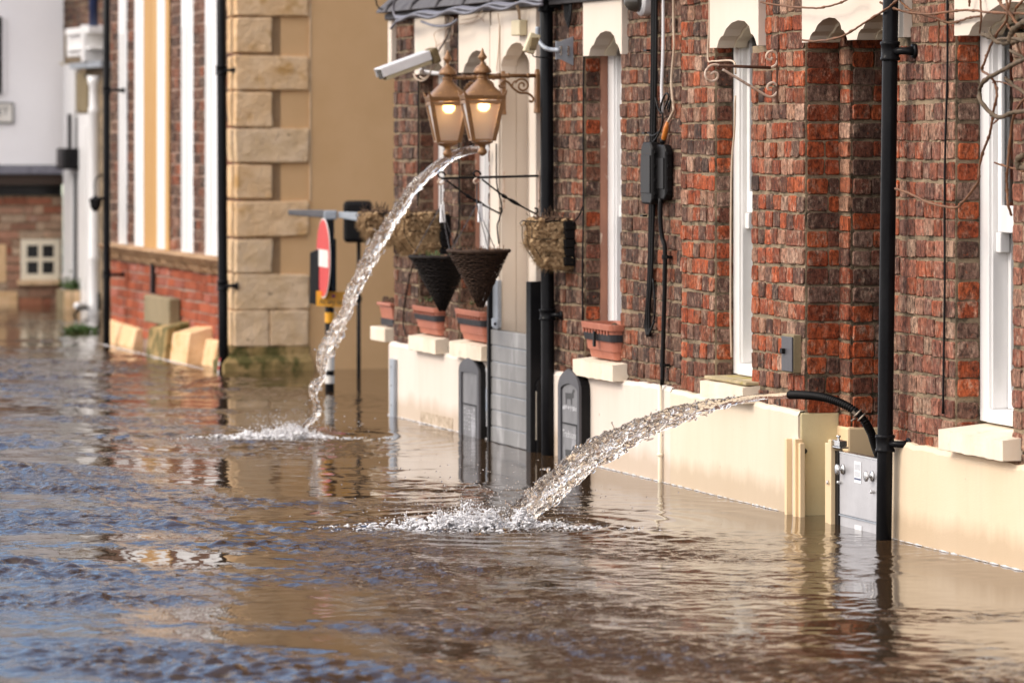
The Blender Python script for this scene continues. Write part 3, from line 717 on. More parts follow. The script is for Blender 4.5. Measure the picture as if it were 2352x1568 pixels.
# painted door surround on the left, with its recessed door
w1 = A.W(1211, door1[0])
mb = MB().box(D1S[0], door1[0], -.03, .05, -.6, zl - .001); mb.box(door1[1], D1S[1] + .02, -.03, .05, -.6, zl - .001)
mb.box(D1S[0], door1[0] - .001, .051, w1 + .3, -.6, zl)
mb.box(D1S[0] + .01, door1[0] - .012, -.040, -.031, .1, zl - .08)
mb.build('door_surround', M['cream'], pub, bevel=.004)
zd1 = A.Zs(door1[0], 152)
lintel_mb(door1[0] - .001, door1[1] + .001, zd1, zl - .001, -.031, .05, [(door1[0] - .03, door1[1] + .02)], .115).build('door_lintel', M['cream'], pub)
MB().box(door1[0], D1S[1], w1, w1 + .05, -.6, zl - .01).build('door', M['cream'], pub, bevel=.003)
# old vent stain patch and meter plate on the plinth
mb = MB(); mb.box(S(978), S(1052), -.0305, -.0285, Zp(1000, 975), Zp(1000, 948)); mb.build('blocked_vent', pm('sooty_vent', (.60, .49, .37), (.24, .17, .11), 30, (1, 1, .7), .9, .8, 60, .004, lo=.35, hi=.72), pub)
# back of the right doorway
MB().box(sj1, S_END, wj2, wj2 + .06, -.6, zd2 + .2).build('door', M['black_matt'], pub)
# far end of the pub
mb = MB().box(-.35, -.02, .13, 5, -.6, ZTOP).box(-.015, .30, .1, 5, -.6, ZTOP); mb.c = [(.10, .05, .036, 1)] * 12
mb.build('end_wall', M['brick'], pub)
# white scum line where the flood laps the walls
def lap_line(frame, s0, s1, w, seed, label):
    rng = random.Random(seed); mb = MB(); s = s0
    while s < s1:
        L = rng.uniform(.03, .12)
        r = rng.uniform(.0015, .0045)
        mb.tube([(s, w, .002), (s + L * .5, w - rng.uniform(0, .006), .003), (min(s + L, s1), w, .002)], [r * .5, r, r * .4], 6)
        s += L * rng.uniform(.85, 1.25)
    o = mb.build('foam_line', M['foam'], None, frame, smooth=True); tag(o, label, 'foam', None, 'stuff')
lap_line(A, S(905), D1S[0], -.034, 1, 'thin white scum where the flood meets the plinth left of the grey barrier')
lap_line(A, S(1390), S(1806), -.034, 2, 'thin white scum along the waterline under the hose')
lap_line(A, S(2050), S_END, -.034, 3, 'thin white scum along the plinth right of the near drainpipe')

# ------------------------------------------------------------------ the rendered building with stone quoins (frame B)
SB, ZB = B.S, B.Z
corner = thing('rendered_building', 'tan rendered building with big sandstone corner blocks and a red brick side with white windows', 'building', B, (0, 0, 0))
s_far = SB(246); TOPB = 3.8
wq = B.W(710, 0.0)          # how far the quoins reach along the end wall
MB().box(-.28, -.03, .04, 3.4, -.6, TOPB).build('end_wall', M['render'], corner)
mb = MB(); mb.box(s_far, -.285, .31, 3.4, -.6, TOPB); mb.build('back_wall', M['dark'], corner)
mb = MB().hexa([(s_far - .2, -.2, TOPB), (.15, -.2, TOPB), (.15, 3.5, TOPB), (s_far - .2, 3.5, TOPB)], [(s_far - .2, 1.4, 4.6), (.15, 1.4, 4.6), (.15, 1.8, 4.6), (s_far - .2, 1.8, 4.6)])
mb.build('roof', M['lead'], corner)
# thin scored lines and a pale edge bead on the render
mb = MB(); rng = random.Random(8)
mb.tube([(-.027, B.W(712, -.03), Zz) for Zz in (B.Zs(0, 462), B.Zs(0, -60))], .008, 6)
mb.build('edge_bead', M['stone_pale'], corner)
# quoins, top to bottom: (row top, row bottom, reaches: long or short, left px)
QR = [(-140, -52, 1), (-50, 36, 1), (38, 122, 0), (125, 206, 1), (209, 291, 0), (293, 373, 1), (376, 458, 0), (460, 545, 1), (546, 627, 0), (628, 712, 1)]
for i, (y0, y1, lg) in enumerate(QR):
    z1, z0 = B.Zs(0, y0), B.Zs(0, y1)
    we = wq if lg else B.W(626, 0)
    rng = random.Random(100 + i); J = lambda a=.006: rng.uniform(-a, a)
    mb = MB(); sd = -(.20 if lg else .30) if i % 2 else -.26
    mb.hexa([(-.26, -.012 + J(), z0 + J()), (J(.004), -.012 + J(), z0 + J()), (J(.004), we + J(), z0 + J()), (-.26, we + J(), z0 + J())],
            [(-.26, -.012 + J(), z1 - .008 + J()), (J(.004), -.012 + J(), z1 - .008 + J()), (J(.004), we + J(), z1 - .008 + J()), (-.26, we + J(), z1 - .008 + J())])
    rough(mb.build('quoin', M['stone'] if rng.random() < .6 else M['stone_pale'], corner, bevel=.012, seg=2), .017)
for k, (a, b_) in enumerate(((545, 618), (620, 708))):
    mb = MB().box(-.26, .004 + .003 * k, B.W(a, 0) - (.02 if k == 0 else 0), B.W(b_, 0), B.Zs(0, 796), B.Zs(0, 714)); rough(mb.build('quoin', M['stone_pale'], corner, bevel=.010, seg=2), .016)
# flared algae-covered base stones
zb1 = B.Zs(0, 798)
for k, (a, b_) in enumerate(((536, 604), (608, 712))):
    wa, wb = B.W(a, 0), B.W(b_, 0)
    mb = MB(); prof = [(0.0, zb1), (.0, zb1 - .05), (.035, zb1 - .10), (.05, -.5)]
    for (p, q) in zip(prof[:-1], prof[1:]):
        mb.hexa([(-.3, wa - q[0] * 1.4 - .02, q[1]), (q[0], wa - q[0] * 1.4 - .02, q[1]), (q[0], wb + q[0] * .4, q[1]), (-.3, wb + q[0] * .4, q[1])],
                [(-.3, wa - p[0] * 1.4 - .02, p[1]), (p[0], wa - p[0] * 1.4 - .02, p[1]), (p[0], wb + p[0] * .4, p[1]), (-.3, wb + p[0] * .4, p[1])])
    rough(mb.build('base_stone', M['stone_algae'], corner), .02)
# side wall: dark old brick above the stone string course, smoother red brick below
zsl = lambda px, y: B.Z(px, y)
z_str = ZB(380, 575)
WINS = [(274, 293), (311, 383), (418, 445), (473, 501)]
hb = [(SB(a, .03), SB(b_, .03), z_str, 9) for a, b_ in WINS]
edges = [s_far] + [x for h in hb for x in h[:2]] + [-.27]
for i, (a, b_) in enumerate(zip(edges[0::2], edges[1::2])):
    if b_ - a < .02: continue
    mb = MB(); brick_panel(mb, 60 + i, lambda u, v, d: (u, .03 - d, v), a, b_, z_str, 2.6, lambda u, v, r: PAL_DARK if r.random() < .7 else PAL_MID, (), .35)
    mb.build('brick_pier', M['brick'], corner)
mb = MB(); brick_panel(mb, 61, lambda u, v, d: (u, .03 - d, v), s_far, -.27, .05, z_str - .06, [(.30, .075, .035), (.33, .09, .045), (.27, .07, .036), (.30, .10, .07)], (), .5, course=.068)
mb.build('lower_brick_wall', M['soft_brick'], corner)
mb = MB()
def mf(u0, u1, v0, v1): mb.box(u0, u1, .033, .30, v0, v1)
us = [s_far] + [x for h in hb for x in h[:2]] + [-.03]
for a, b_ in zip(us[0::2], us[1::2]): mf(a, b_, z_str, TOPB)
mf(s_far, -.03, -.6, z_str - .002)
mb.build('mortar', M['soft_red'], corner)
mb = MB()
for a, b_ in zip(us[0::2], us[1::2]): mb.box(a, b_, .026, .032, 2.6, TOPB)
mb.c = [(.09, .045, .034, 1)] * len(mb.f); mb.build('upper_brick', M['brick'], corner)
for i, (a, b_) in enumerate(WINS):
    a0, b0 = SB(a, .03), SB(b_, .03)
    mb = MB()
    if i == 1:
        p = SB(331, .03), SB(363, .03)
        mb.box(a0 + .003, p[0], .022, .2, z_str, TOPB).box(p[1], b0, .022, .2, z_str, TOPB)
        f = mb.build('window_frame', M['white'], corner, bevel=.006)
        mb = MB().box(p[0] + .002, p[1] - .002, .028, .1, z_str, TOPB)
        for k in range(5): mb.box(p[0] + .02 + k * .085, p[0] + .024 + k * .085, .025, .0275, z_str, TOPB)
        mb.build('ochre_board', M['wood'], f)
    else:
        mb.box(a0 + .003, b0 - .003, .022, .2, z_str, TOPB)
        f = mb.build('window_frame', M['white'], corner, bevel=.006)
        mb = MB(); mid = (a0 + b0) / 2
        mb.box(mid, mid + .018, .017, .0215, z_str + .02, 2.3).box(a0 + .05, a0 + .07, .017, .0215, z_str + .02, 2.3)
        mb.build('bead', M['curtain'], f)
MB().box(SB(383, .03) + .002, SB(392, .03), .016, .0255, z_str, TOPB).build('stone_reveal', M['wood'], corner)
# string course of stone blocks
rng = random.Random(4); s = s_far - .03
while s < -.28:
    L = rng.uniform(.32, .46); e = min(s + L, -.27)
    mb = MB().hexa([(s + .004, -.01, z_str - .075), (e - .004, -.01, z_str - .075), (e - .004, .06, z_str - .10), (s + .004, .06, z_str - .10)], [(s + .004, -.075, z_str - .012), (e - .004, -.075, z_str - .012), (e - .004, .06, z_str + .004), (s + .004, .06, z_str + .004)])
    mb.hexa([(s + .01, 0, z_str - .12), (e - .05, 0, z_str - .12), (e - .05, .06, z_str - .12), (s + .01, .06, z_str - .12)], [(s + .01, -.035, z_str - .076), (e - .05, -.035, z_str - .076), (e - .05, .06, z_str - .101), (s + .01, .06, z_str - .101)])
    rough(mb.build('string_course_stone', M['ledge_stone'], corner, bevel=.010), .014, .09, 3); s += L
# chamfered sandstone foot with the broken gap
def chamfer(pa, pb, ytop_a, ytop_b, mat):
    sa, sb = SB(pa), SB(pb); za, zb = B.Zs(sa, ytop_a), B.Zs(sb, ytop_b)
    n = max(2, int((sb - sa) / .45)); w_f = -.16
    for k in range(n):
        a, b_ = sa + (sb - sa) * k / n + .004, sa + (sb - sa) * (k + 1) / n - .004
        z_a, z_b = za + (zb - za) * k / n, za + (zb - za) * (k + 1) / n
        mb = MB().hexa([(a, w_f, -.5), (b_, w_f, -.5), (b_, .06, -.5), (a, .06, -.5)], [(a, -.015, z_a), (b_, -.015, z_b), (b_, .06, z_b), (a, .06, z_a)])
        # concave sweep: lower the middle by splitting the front
        rough(mb.build('footing_stone', mat, corner, bevel=.012), .02, .09, 3)
chamfer(252, 318, 734, 756, M['stone'])
chamfer(414, 506, 766, 783, M['stone'])
for (pa, pb, yt) in ((320, 362, 752), (374, 412, 764)):
    sa, sb = SB(pa, -.2), SB(pb, -.2)
    MB().hexa([(sa, -.22, -.5), (sb, -.22, -.5), (sb, .05, -.5), (sa, .05, -.5)], [(sa, -.13, B.Zs(sa, yt)), (sb, -.13, B.Zs(sb, yt)), (sb, .05, B.Zs(sb, yt) + .05), (sa, .05, B.Zs(sa, yt) + .05)]).build('footing_stone', M['stone_algae'] if pa < 340 else M['stone'], corner, bevel=.012)
sa, sb = SB(340, -.03), SB(398, -.03)
MB().box(sa, sb, -.06, .02, B.Zs(sb, 750), B.Zs(sb, 686)).build('wall_plaque', M['concrete'], corner, bevel=.01)
MB().box(SB(346), SB(349), -.004, .03, B.Zs(sb, 684), B.Zs(sb, 602)).build('wall_joint', M['dark'], corner)
lap_line(B, SB(250), -.28, -.165, 5, 'thin white scum along the sandstone footing of the brick side wall')

# ------------------------------------------------------------------ the white houses at the end (frame D)
SD, ZD = D.S, D.Z
inn = thing('white_inn', 'white limewashed house at the end of the street over a brick ground floor', 'building', D, (-.2, -1, 0))
z_e = D.Zs(0, 378); wl_, wr_ = -4.2, D.W(150, 0)
MB().box(-3, 0, wl_, wr_, z_e, 3.9).build('white_wall', M['far_white'], inn)
MB().hexa([(-3, wl_ - .2, 3.9), (.25, wl_ - .2, 3.9), (.25, wr_, 3.9), (-3, wr_, 3.9)], [(-1.6, wl_ - .2, 4.7), (-1.4, wl_ - .2, 4.7), (-1.4, wr_, 4.7), (-1.6, wr_, 4.7)]).build('roof', M['lead'], inn)
MB().hexa([(-.1, wl_, D.Zs(0, 399)), (.09, wl_, D.Zs(0, 399)), (.09, wr_, D.Zs(0, 399)), (-.1, wr_, D.Zs(0, 399))], [(-.1, wl_, z_e - .002), (.02, wl_, z_e - .002), (.02, wr_, z_e - .002), (-.1, wr_, z_e - .002)]).build('flashing', M['cable_grey'], inn)
mb = MB().box(-.3, .05, wl_, wr_, D.Zs(0, 424), D.Zs(0, 400)); mb.build('beam', M['beam'], inn)
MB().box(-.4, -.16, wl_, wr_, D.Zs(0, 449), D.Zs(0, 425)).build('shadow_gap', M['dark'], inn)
mb = MB(); wv = (D.W(48, -.1), D.W(138, -.1)); zv = (D.Zs(-.1, 642), D.Zs(-.1, 549))
brick_panel(mb, 70, lambda u, v, d: (-.12 + d, u, v), -2.2, wr_, -.05, D.Zs(0, 449), lambda u, v, r: [(.44, .25, .17), (.48, .32, .22), (.38, .20, .135), (.52, .38, .27)] if r.random() < .8 else [(.40, .17, .10), (.36, .14, .085)], [(wv[0], wv[1], zv[0], zv[1])], .6)
mb.build('brick_wall', M['soft_brick'], inn)
MB().box(-.4, -.124, wl_, wv[0], -.6, D.Zs(0, 449)).box(-.4, -.124, wv[1], wr_, -.6, D.Zs(0, 449)).box(-.4, -.124, wv[0], wv[1], -.6, zv[0]).box(-.4, -.124, wv[0], wv[1], zv[1], D.Zs(0, 449)).build('mortar', M['mortar'], inn)
for (w0, w1_, z0, z1) in ((D.W(0), D.W(20), .2, .55), (D.W(0), D.W(46), -.1, .12)):
    MB().box(-.13, -.108, w0 - .1, w1_, z0, z1).build('stone_block', M['stone'], inn, bevel=.015)
fw = .055
mb = MB().box(-.13, -.095, wv[0], wv[0] + fw, zv[0], zv[1]).box(-.13, -.095, wv[1] - fw, wv[1], zv[0], zv[1]).box(-.13, -.095, wv[0] + fw, wv[1] - fw, zv[1] - fw, zv[1]).box(-.13, -.095, wv[0] + fw, wv[1] - fw, zv[0], zv[0] + fw)
wm, zm = (wv[0] + wv[1]) / 2, (zv[0] + zv[1]) / 2
mb.box(-.125, -.102, wm - .018, wm + .018, zv[0] + fw, zv[1] - fw).box(-.124, -.103, wv[0] + fw, wm - .018, zm - .018, zm + .018).box(-.124, -.103, wm + .018, wv[1] - fw, zm - .018, zm + .018)
wf = mb.build('window', M['cream_bright'], inn)
MB().box(-.14, -.128, wv[0] + .01, wv[1] - .01, zv[0] + .01, zv[1] - .01).build('pane', M['dark'], wf)
MB().box(-.16, -.06, wv[0] - .03, wv[1] + .03, zv[0] - .05, zv[0] - .002).build('window_sill', M['stone_pale'], inn, bevel=.008)
# dark sash at the left edge of the picture
mb = MB().box(-.01, .03, D.W(-120), D.W(4), D.Zs(0, 216), D.Zs(0, 40)); up = mb.build('window', M['dark'], inn)
MB().box(-.01, .035, D.W(4.5), D.W(9), D.Zs(0, 216), D.Zs(0, 40)).build('frame', M['far_white'], up)
# street name plate, cut by the picture edge
pl = thing('street_sign', 'white street name plate ending in ET on the white wall at the picture edge', 'street sign', D, (0.02, D.W(0), D.Zs(0, 260)))
w_r = D.W(28, .01); w_l = w_r - 1.0; zt_, zb_ = D.Zs(0, 239), D.Zs(0, 281)
MB().box(.004, .02, w_l, w_r, zb_, zt_).build('plate', M['sign_white'], pl)
mb = MB().box(.0045, .024, w_l, w_r, zt_ + .0005, zt_ + .012).box(.0045, .024, w_l, w_r, zb_ - .012, zb_ - .0005).box(.0045, .024, w_r + .0005, w_r + .012, zb_ - .012, zt_ + .012)
mb.build('border', M['ink'], pl)
vs, fs = text_polys('STREET', .095); xm = max(v.x for v in vs)
mb = MB().add([(.0215, w_r - .035 - xm + v.x, (zt_ + zb_) / 2 + .012 + v.y) for v in vs], fs); mb.build('lettering', M['ink'], pl)

# white portico house
port = thing('portico_house', 'white pillared porch with louvred shutters under dark brick upper wall', 'building', D, (1, .3, 0))
sA_, sB_ = .02, SD(238) + .5
zE1, zE0 = D.Zs(.5, 70), D.Zs(.5, 146)
mb = MB(); brick_panel(mb, 75, lambda u, v, d: (u, -d, v), .03, sB_ + 1, zE1, 2.75, PAL_DARK, (), .4)
mb.build('brick_wall', M['brick'], port)
MB().box(.02, sB_ + 1.2, .003, 2.5, -.6, 3.9).build('mortar', M['mortar'], port)
mb = MB().box(SD(158, -.1), SD(203, -.1), -.12, .34, zE0 + .05, zE1 - .06).box(SD(150, -.16), SD(203, -.16), -.16, .34, zE1 - .059, zE1)
mb.box(SD(150, -.16), SD(203, -.16), -.15, .34, zE0 + .10, zE0 + .12)
en = mb.build('entablature', M['white'], port, bevel=.006)
sq = SD(204, -.1)
mb = MB().box(sq, sq + .12, -.17, .34, D.Zs(sq, 142), D.Zs(sq, 58)); mb.build('end_block', M['white'], port, bevel=.006)
MB().box(SD(165, -.12), SD(236, -.12), -.14, .0, D.Zs(.8, 160), D.Zs(.8, 147)).build('porch_ceiling', M['zinc'], port)
MB().box(SD(170), SD(206), -.02, .002, D.Zs(.8, 257), D.Zs(.8, 168)).build('porch_back', M['concrete'], port)
cS, cW = SD(216, -.12), -.12
cz0 = -.5; cz1 = D.Zs(cS, 175)
r0 = 12.5 / F * D.Y(cS)
mb = MB().lathe((cS, cW, 0), [(r0 * 1.2, -.5), (r0 * 1.2, D.Zs(cS, 700)), (r0 * 1.02, D.Zs(cS, 690)), (r0, D.Zs(cS, 600)), (r0 * 1.12, D.Zs(cS, 596)), (r0 * 1.12, D.Zs(cS, 588)), (r0, D.Zs(cS, 584)), (r0 * .92, D.Zs(cS, 262)), (r0 * 1.08, D.Zs(cS, 258)), (r0 * 1.08, D.Zs(cS, 252)), (r0 * .9, D.Zs(cS, 248)), (r0 * .86, D.Zs(cS, 200)), (r0 * 1.1, D.Zs(cS, 192)), (r0 * 1.25, cz1)], 24)
mb.build('column', M['white'], port, smooth=True)
mb = MB().box(SD(178, -.03), SD(215, -.03), -.03, .002, -.6, D.Zs(.9, 262)).box(SD(184, -.04), SD(198, -.04), -.04, -.031, -.6, D.Zs(.9, 290)); mb.build('door_panel', M['white'], port, bevel=.006)
mb = MB().box(SD(145, -.05), SD(165, -.05), -.05, .002, -.4, D.Zs(.3, 398)).box(SD(145, -.04), SD(170, -.04), -.04, .002, D.Zs(.4, 398), D.Zs(.4, 148)); mb.build('pilaster', M['white'], port, bevel=.006)
MB().hexa([(SD(145, -.05), -.10, -.4), (SD(165, -.05), -.10, -.4), (SD(165, -.05), 0, -.4), (SD(145, -.05), 0, -.4)], [(SD(145, -.05) - .01, -.056, D.Zs(.3, 628)), (SD(165, -.05), -.056, D.Zs(.3, 628)), (SD(165, -.05), 0, D.Zs(.3, 628)), (SD(145, -.05) - .01, 0, D.Zs(.3, 628))]).build('pilaster_base', M['white'], port)
mb = MB(); a, b_ = SD(165.5, -.03), SD(177.5, -.03); z = D.Zs(.6, 640)
while z < D.Zs(.6, 272):
    mb.hexa([(a, -.035, z), (b_, -.035, z), (b_, -.004, z), (a, -.004, z)], [(a, -.02, z + .022), (b_, -.02, z + .022), (b_, .0, z + .022), (a, .0, z + .022)]); z += .03
mb.build('shutter', M['louvre'], port)
MB().box(SD(165.5, -.0), SD(178, -.0), -.003, .002, -.4, D.Zs(.6, 272)).build('shutter_edge', M['dark'], port)
MB().box(SD(157, -.05), SD(163, -.05), -.06, -.051, D.Zs(.4, 340), D.Zs(.4, 262)).build('slim_vent', M['louvre'], port)
t = thing('notice_box', 'small black box sign fixed on the white pilaster of the porch', 'box sign', D, (SD(150, -.1), -.1, D.Zs(.3, 365)))
MB().box(SD(139, -.12), SD(158, -.12), -.16, -.004, D.Zs(.3, 388), D.Zs(.3, 340)).build('case', M['black_matt'], t, bevel=.02)
MB().box(SD(141, -.12), SD(152, -.12), -.164, -.161, D.Zs(.3, 382), D.Zs(.3, 346)).build('lens', M['louvre'], t)  # dull face of the black box sign, no lamp inside
# blue pipe above the porch
mb = MB(); mb.tube([(SD(215, -.1), -.1, zE1 - .02), (SD(215, -.1), -.1, 3.6)], 10.5 / F * 38, 14)
tag(mb.build('drainpipe', M['blue_pipe'], None, D, (SD(215, -.1), -.1, zE1), smooth=True), 'navy blue drainpipe above the white porch at the top left', 'drainpipe')
# tv cable bracket on white wall
mb = MB(); mb.tube(smooth_path([D.pt(108, 84, -.02), D.pt(116, 110, -.05), D.pt(122, 134, -.06), D.pt(136, 144, -.03), D.pt(150, 150, 0)], 5), .009, 6)
tag(mb.build('wall_bracket', M['ivory'], None, D, D.pt(140, 145, 0), smooth=True), 'thin pale bent bracket on the white wall beside the porch', 'bracket')

# planter box with shrub, and floating weed
sp = SD(160, -.7)
t = thing('planter_box', 'grey wooden planter box of evergreen leaves in front of the porch', 'planter', D, D.ptD(160, 697, 38.6))
def ptd(px, py, Y): return D.ptD(px, py, Y)
a = ptd(136, 700, 38.7); Y0 = 38.7
c = Vector(a); dx_ = .28
mb = MB().box(c.x - .05, c.x + .35, c.y - .02, c.y + .20, -.15, ptd(136, 664, 38.7)[2]); 
pb = mb.build('box', M['concrete'], t, bevel=.008)
mb = MB()
for k in range(3): mb.box(c.x + .3505, c.x + .358, c.y - .02 + k * .075, c.y + .045 + k * .075, -.15, ptd(136, 664, 38.7)[2] - .004)
mb.build('slat', M['stone_pale'], pb)
rng = random.Random(12); mb = MB()
zt_ = ptd(136, 664, 38.7)[2]
for k in range(170):
    p = Vector((c.x + rng.uniform(-.03, .33), c.y + rng.uniform(0, .22), zt_ + abs(rng.gauss(.02, .035))))
    d = Vector((rng.uniform(-1, 1), rng.uniform(-1, 1), rng.uniform(0.1, 1))).normalized() * rng.uniform(.03, .06); sdv = d.cross(Vector((rng.uniform(-1, 1), 1, .2))).normalized() * .013
    mb.add([p - sdv, p + d * .5 - sdv * 1.4, p + d, p + d * .5 + sdv * 1.4], [(0, 1, 2, 3)])
mb.build('foliage', M['leaf'], t)
c = Vector(G.m.to_translation()); Yw = H * F / (762 - HY)
mb = MB(); rng = random.Random(13)
for k in range(150):
    px = rng.uniform(152, 222); p = Vector(((px - CX) / F * Yw, Yw + rng.uniform(-.12, .12), .004))
    d = Vector((rng.uniform(-1, 1), rng.uniform(-1, 1), rng.uniform(.2, 1.3))).normalized() * rng.uniform(.03, .075) * (1.2 - abs(px - 182) / 60); sdv = d.cross(Vector((.3, 1, .2))).normalized() * .010
    mb.add([p - sdv, p + d * .5 - sdv * 1.4, p + d, p + d * .5 + sdv * 1.4], [(0, 1, 2, 3)])
tag(mb.build('submerged_shrub', M['leaf'], None, G, ((182 - CX) / F * Yw, Yw, 0)), 'green shrub tips poking out of the water beside the far drainpipe', 'shrub')
mb = MB(); rng = random.Random(14)
for k in range(34):
    px = rng.uniform(52, 140); Yk = H * F / (rng.uniform(692, 699) - HY)
    mb.ball(((px - CX) / F * Yk, Yk, .01), rng.uniform(.012, .035), 1, (1.5, 1, .8))
tag(mb.build('flotsam', M['foam_debris'], None, G), 'pale floating debris gathered under the small four pane window', 'debris', None, 'stuff')
# chained post beside the column
t = thing('chain_post', 'white post and hanging chain half under water before the porch', 'post', D, ptd(176, 720, 37.2))
P0 = Vector(ptd(172, 722, 37.2)); P1 = Vector(ptd(176, 702, 37.2)); P2 = Vector(ptd(212, 698, 37.6)); P3 = Vector(ptd(236, 672, 37.8))
MB().tube([P1, P2], .028, 8).build('rail', M['white'], t, smooth=True)
MB().tube(smooth_path([P0, P1 + Vector((.1, 0, -.03)), P2 + Vector((0, 0, -.02)), P3], 6), .014, 6).build('chain', M['black_matt'], t, smooth=True)
MB().tube([Vector(ptd(228, 712, 37.3)), Vector(ptd(228, 672, 37.3))], .014, 6).build('post', M['black_matt'], t)

# ------------------------------------------------------------------ drainpipes
def pipe(fr, top, bot, w, rpx, mat, joints, label, lugs=True, zb=-.5, lug_dir=1):
    """iron downpipe from the top point to the foot with collars and wall lugs"""
    Yb = fr.Y(fr.S(bot[0], w), w); r = rpx / F * Yb
    pb = Vector(fr.pt(bot[0], bot[1], w)); ptp = Vector(fr.pt(top[0], top[1], w))
    dv = (ptp - pb) / (ptp.z - pb.z)
    at = lambda z: pb + dv * (z - pb.z)
    t = thing('drainpipe', label, 'drainpipe', fr, tuple(at(0)))
    MB().tube([at(zb), at(.4), at(.9), at(1.4), at(max(3.6, ptp.z))], r, 24).build('pipe', mat, t, smooth=True)
    for (yj, hpx) in joints:
        px = bot[0] + (top[0] - bot[0]) * (yj - bot[1]) / (top[1] - bot[1])
        z = fr.Zs(fr.S(px, w), yj, w); h = hpx / F * Yb / 2; c = at(z)
        mb = MB().lathe(c, [(r * 1.02, -h * 1.05), (r * 1.28, -h), (r * 1.28, -h * .72), (r * 1.17, -h * .6), (r * 1.17, h * .6), (r * 1.28, h * .72), (r * 1.28, h), (r * 1.05, h * 1.1)], 24)
        cl = mb.build('collar', mat, t, smooth=True)
        if lugs:
            mb = MB().tube([c + Vector((r * .6, 0, 0)), c + Vector((r * 1.9, max(.0, -w) * .5, 0)), c + Vector((r * 2.5, -w * .97, 0))], [h * .42, h * .40, h * .55], 10)
            mb.lathe(c + Vector((r * 2.5, -w - .012, 0)), [(h * .8, 0), (h * .8, .012)], 12, 'w')
            mb.build('wall_lug', mat, cl, smooth=True)
    return t
wn_ = -.075
pipe(A, (2046, 0), (2030, 1239), wn_, 18.0, M['black_metal'], [(118, 42), (1018, 38)], 'near glossy black drainpipe in front of the second flood barrier')
pipe(A, (1255, 0), (1259, 1043), -.05, 15.2, M['black_metal'], [(15, 24), (722, 24)], 'middle black drainpipe between the grey barrier and the arched chalkboard')
mb = MB()
pq = pipe(B, (508, 0), (513, 815), -.17 + .09, 11.3, M['black_metal'], [(162, 20), (656, 22)], 'black drainpipe beside the sandstone corner blocks, flood tape at its foot', zb=-.5)
pipe(B, (245, 0), (245, 785), -.12, 8.2, M['black_metal'], [(208, 17), (630, 17)], 'leftmost black drainpipe at the far end of the brick side wall')
mb = MB(); rng = random.Random(3); P = [B.pt(506 - k * .6, 822 + k * 5, -.19) for k in range(10)]
for k, p in enumerate(P[:-1]):
    q = P[k + 1]; wdt = .010
    mb.add([(p[0] - wdt, p[1] - .002 * (k % 2), p[2]), (p[0] + wdt, p[1], p[2]), (q[0] + wdt, q[1], q[2]), (q[0] - wdt, q[1] - .002, q[2])], [(0, 1, 2, 3)])
m, n, l, b = _new('red_white_tape'); wv_ = n.new('ShaderNodeTexWave'); wv_.bands_direction = 'Z'; wv_.inputs['Scale'].default_value = 5.5; l.new(_map(n, l), wv_.inputs['Vector'])
l.new(_ramp(n, l, wv_.outputs['Fac'], .48, .52, (.6, .03, .04, 1), (.75, .7, .68, 1)), b.inputs['Base Color']); M['tape'] = m
o = mb.build('barrier_tape', M['tape'], None, B); tag(o, 'strip of red and white tape hanging at the foot of the corner drainpipe', 'tape')
o.modifiers.new('solid', 'SOLIDIFY').thickness = .004

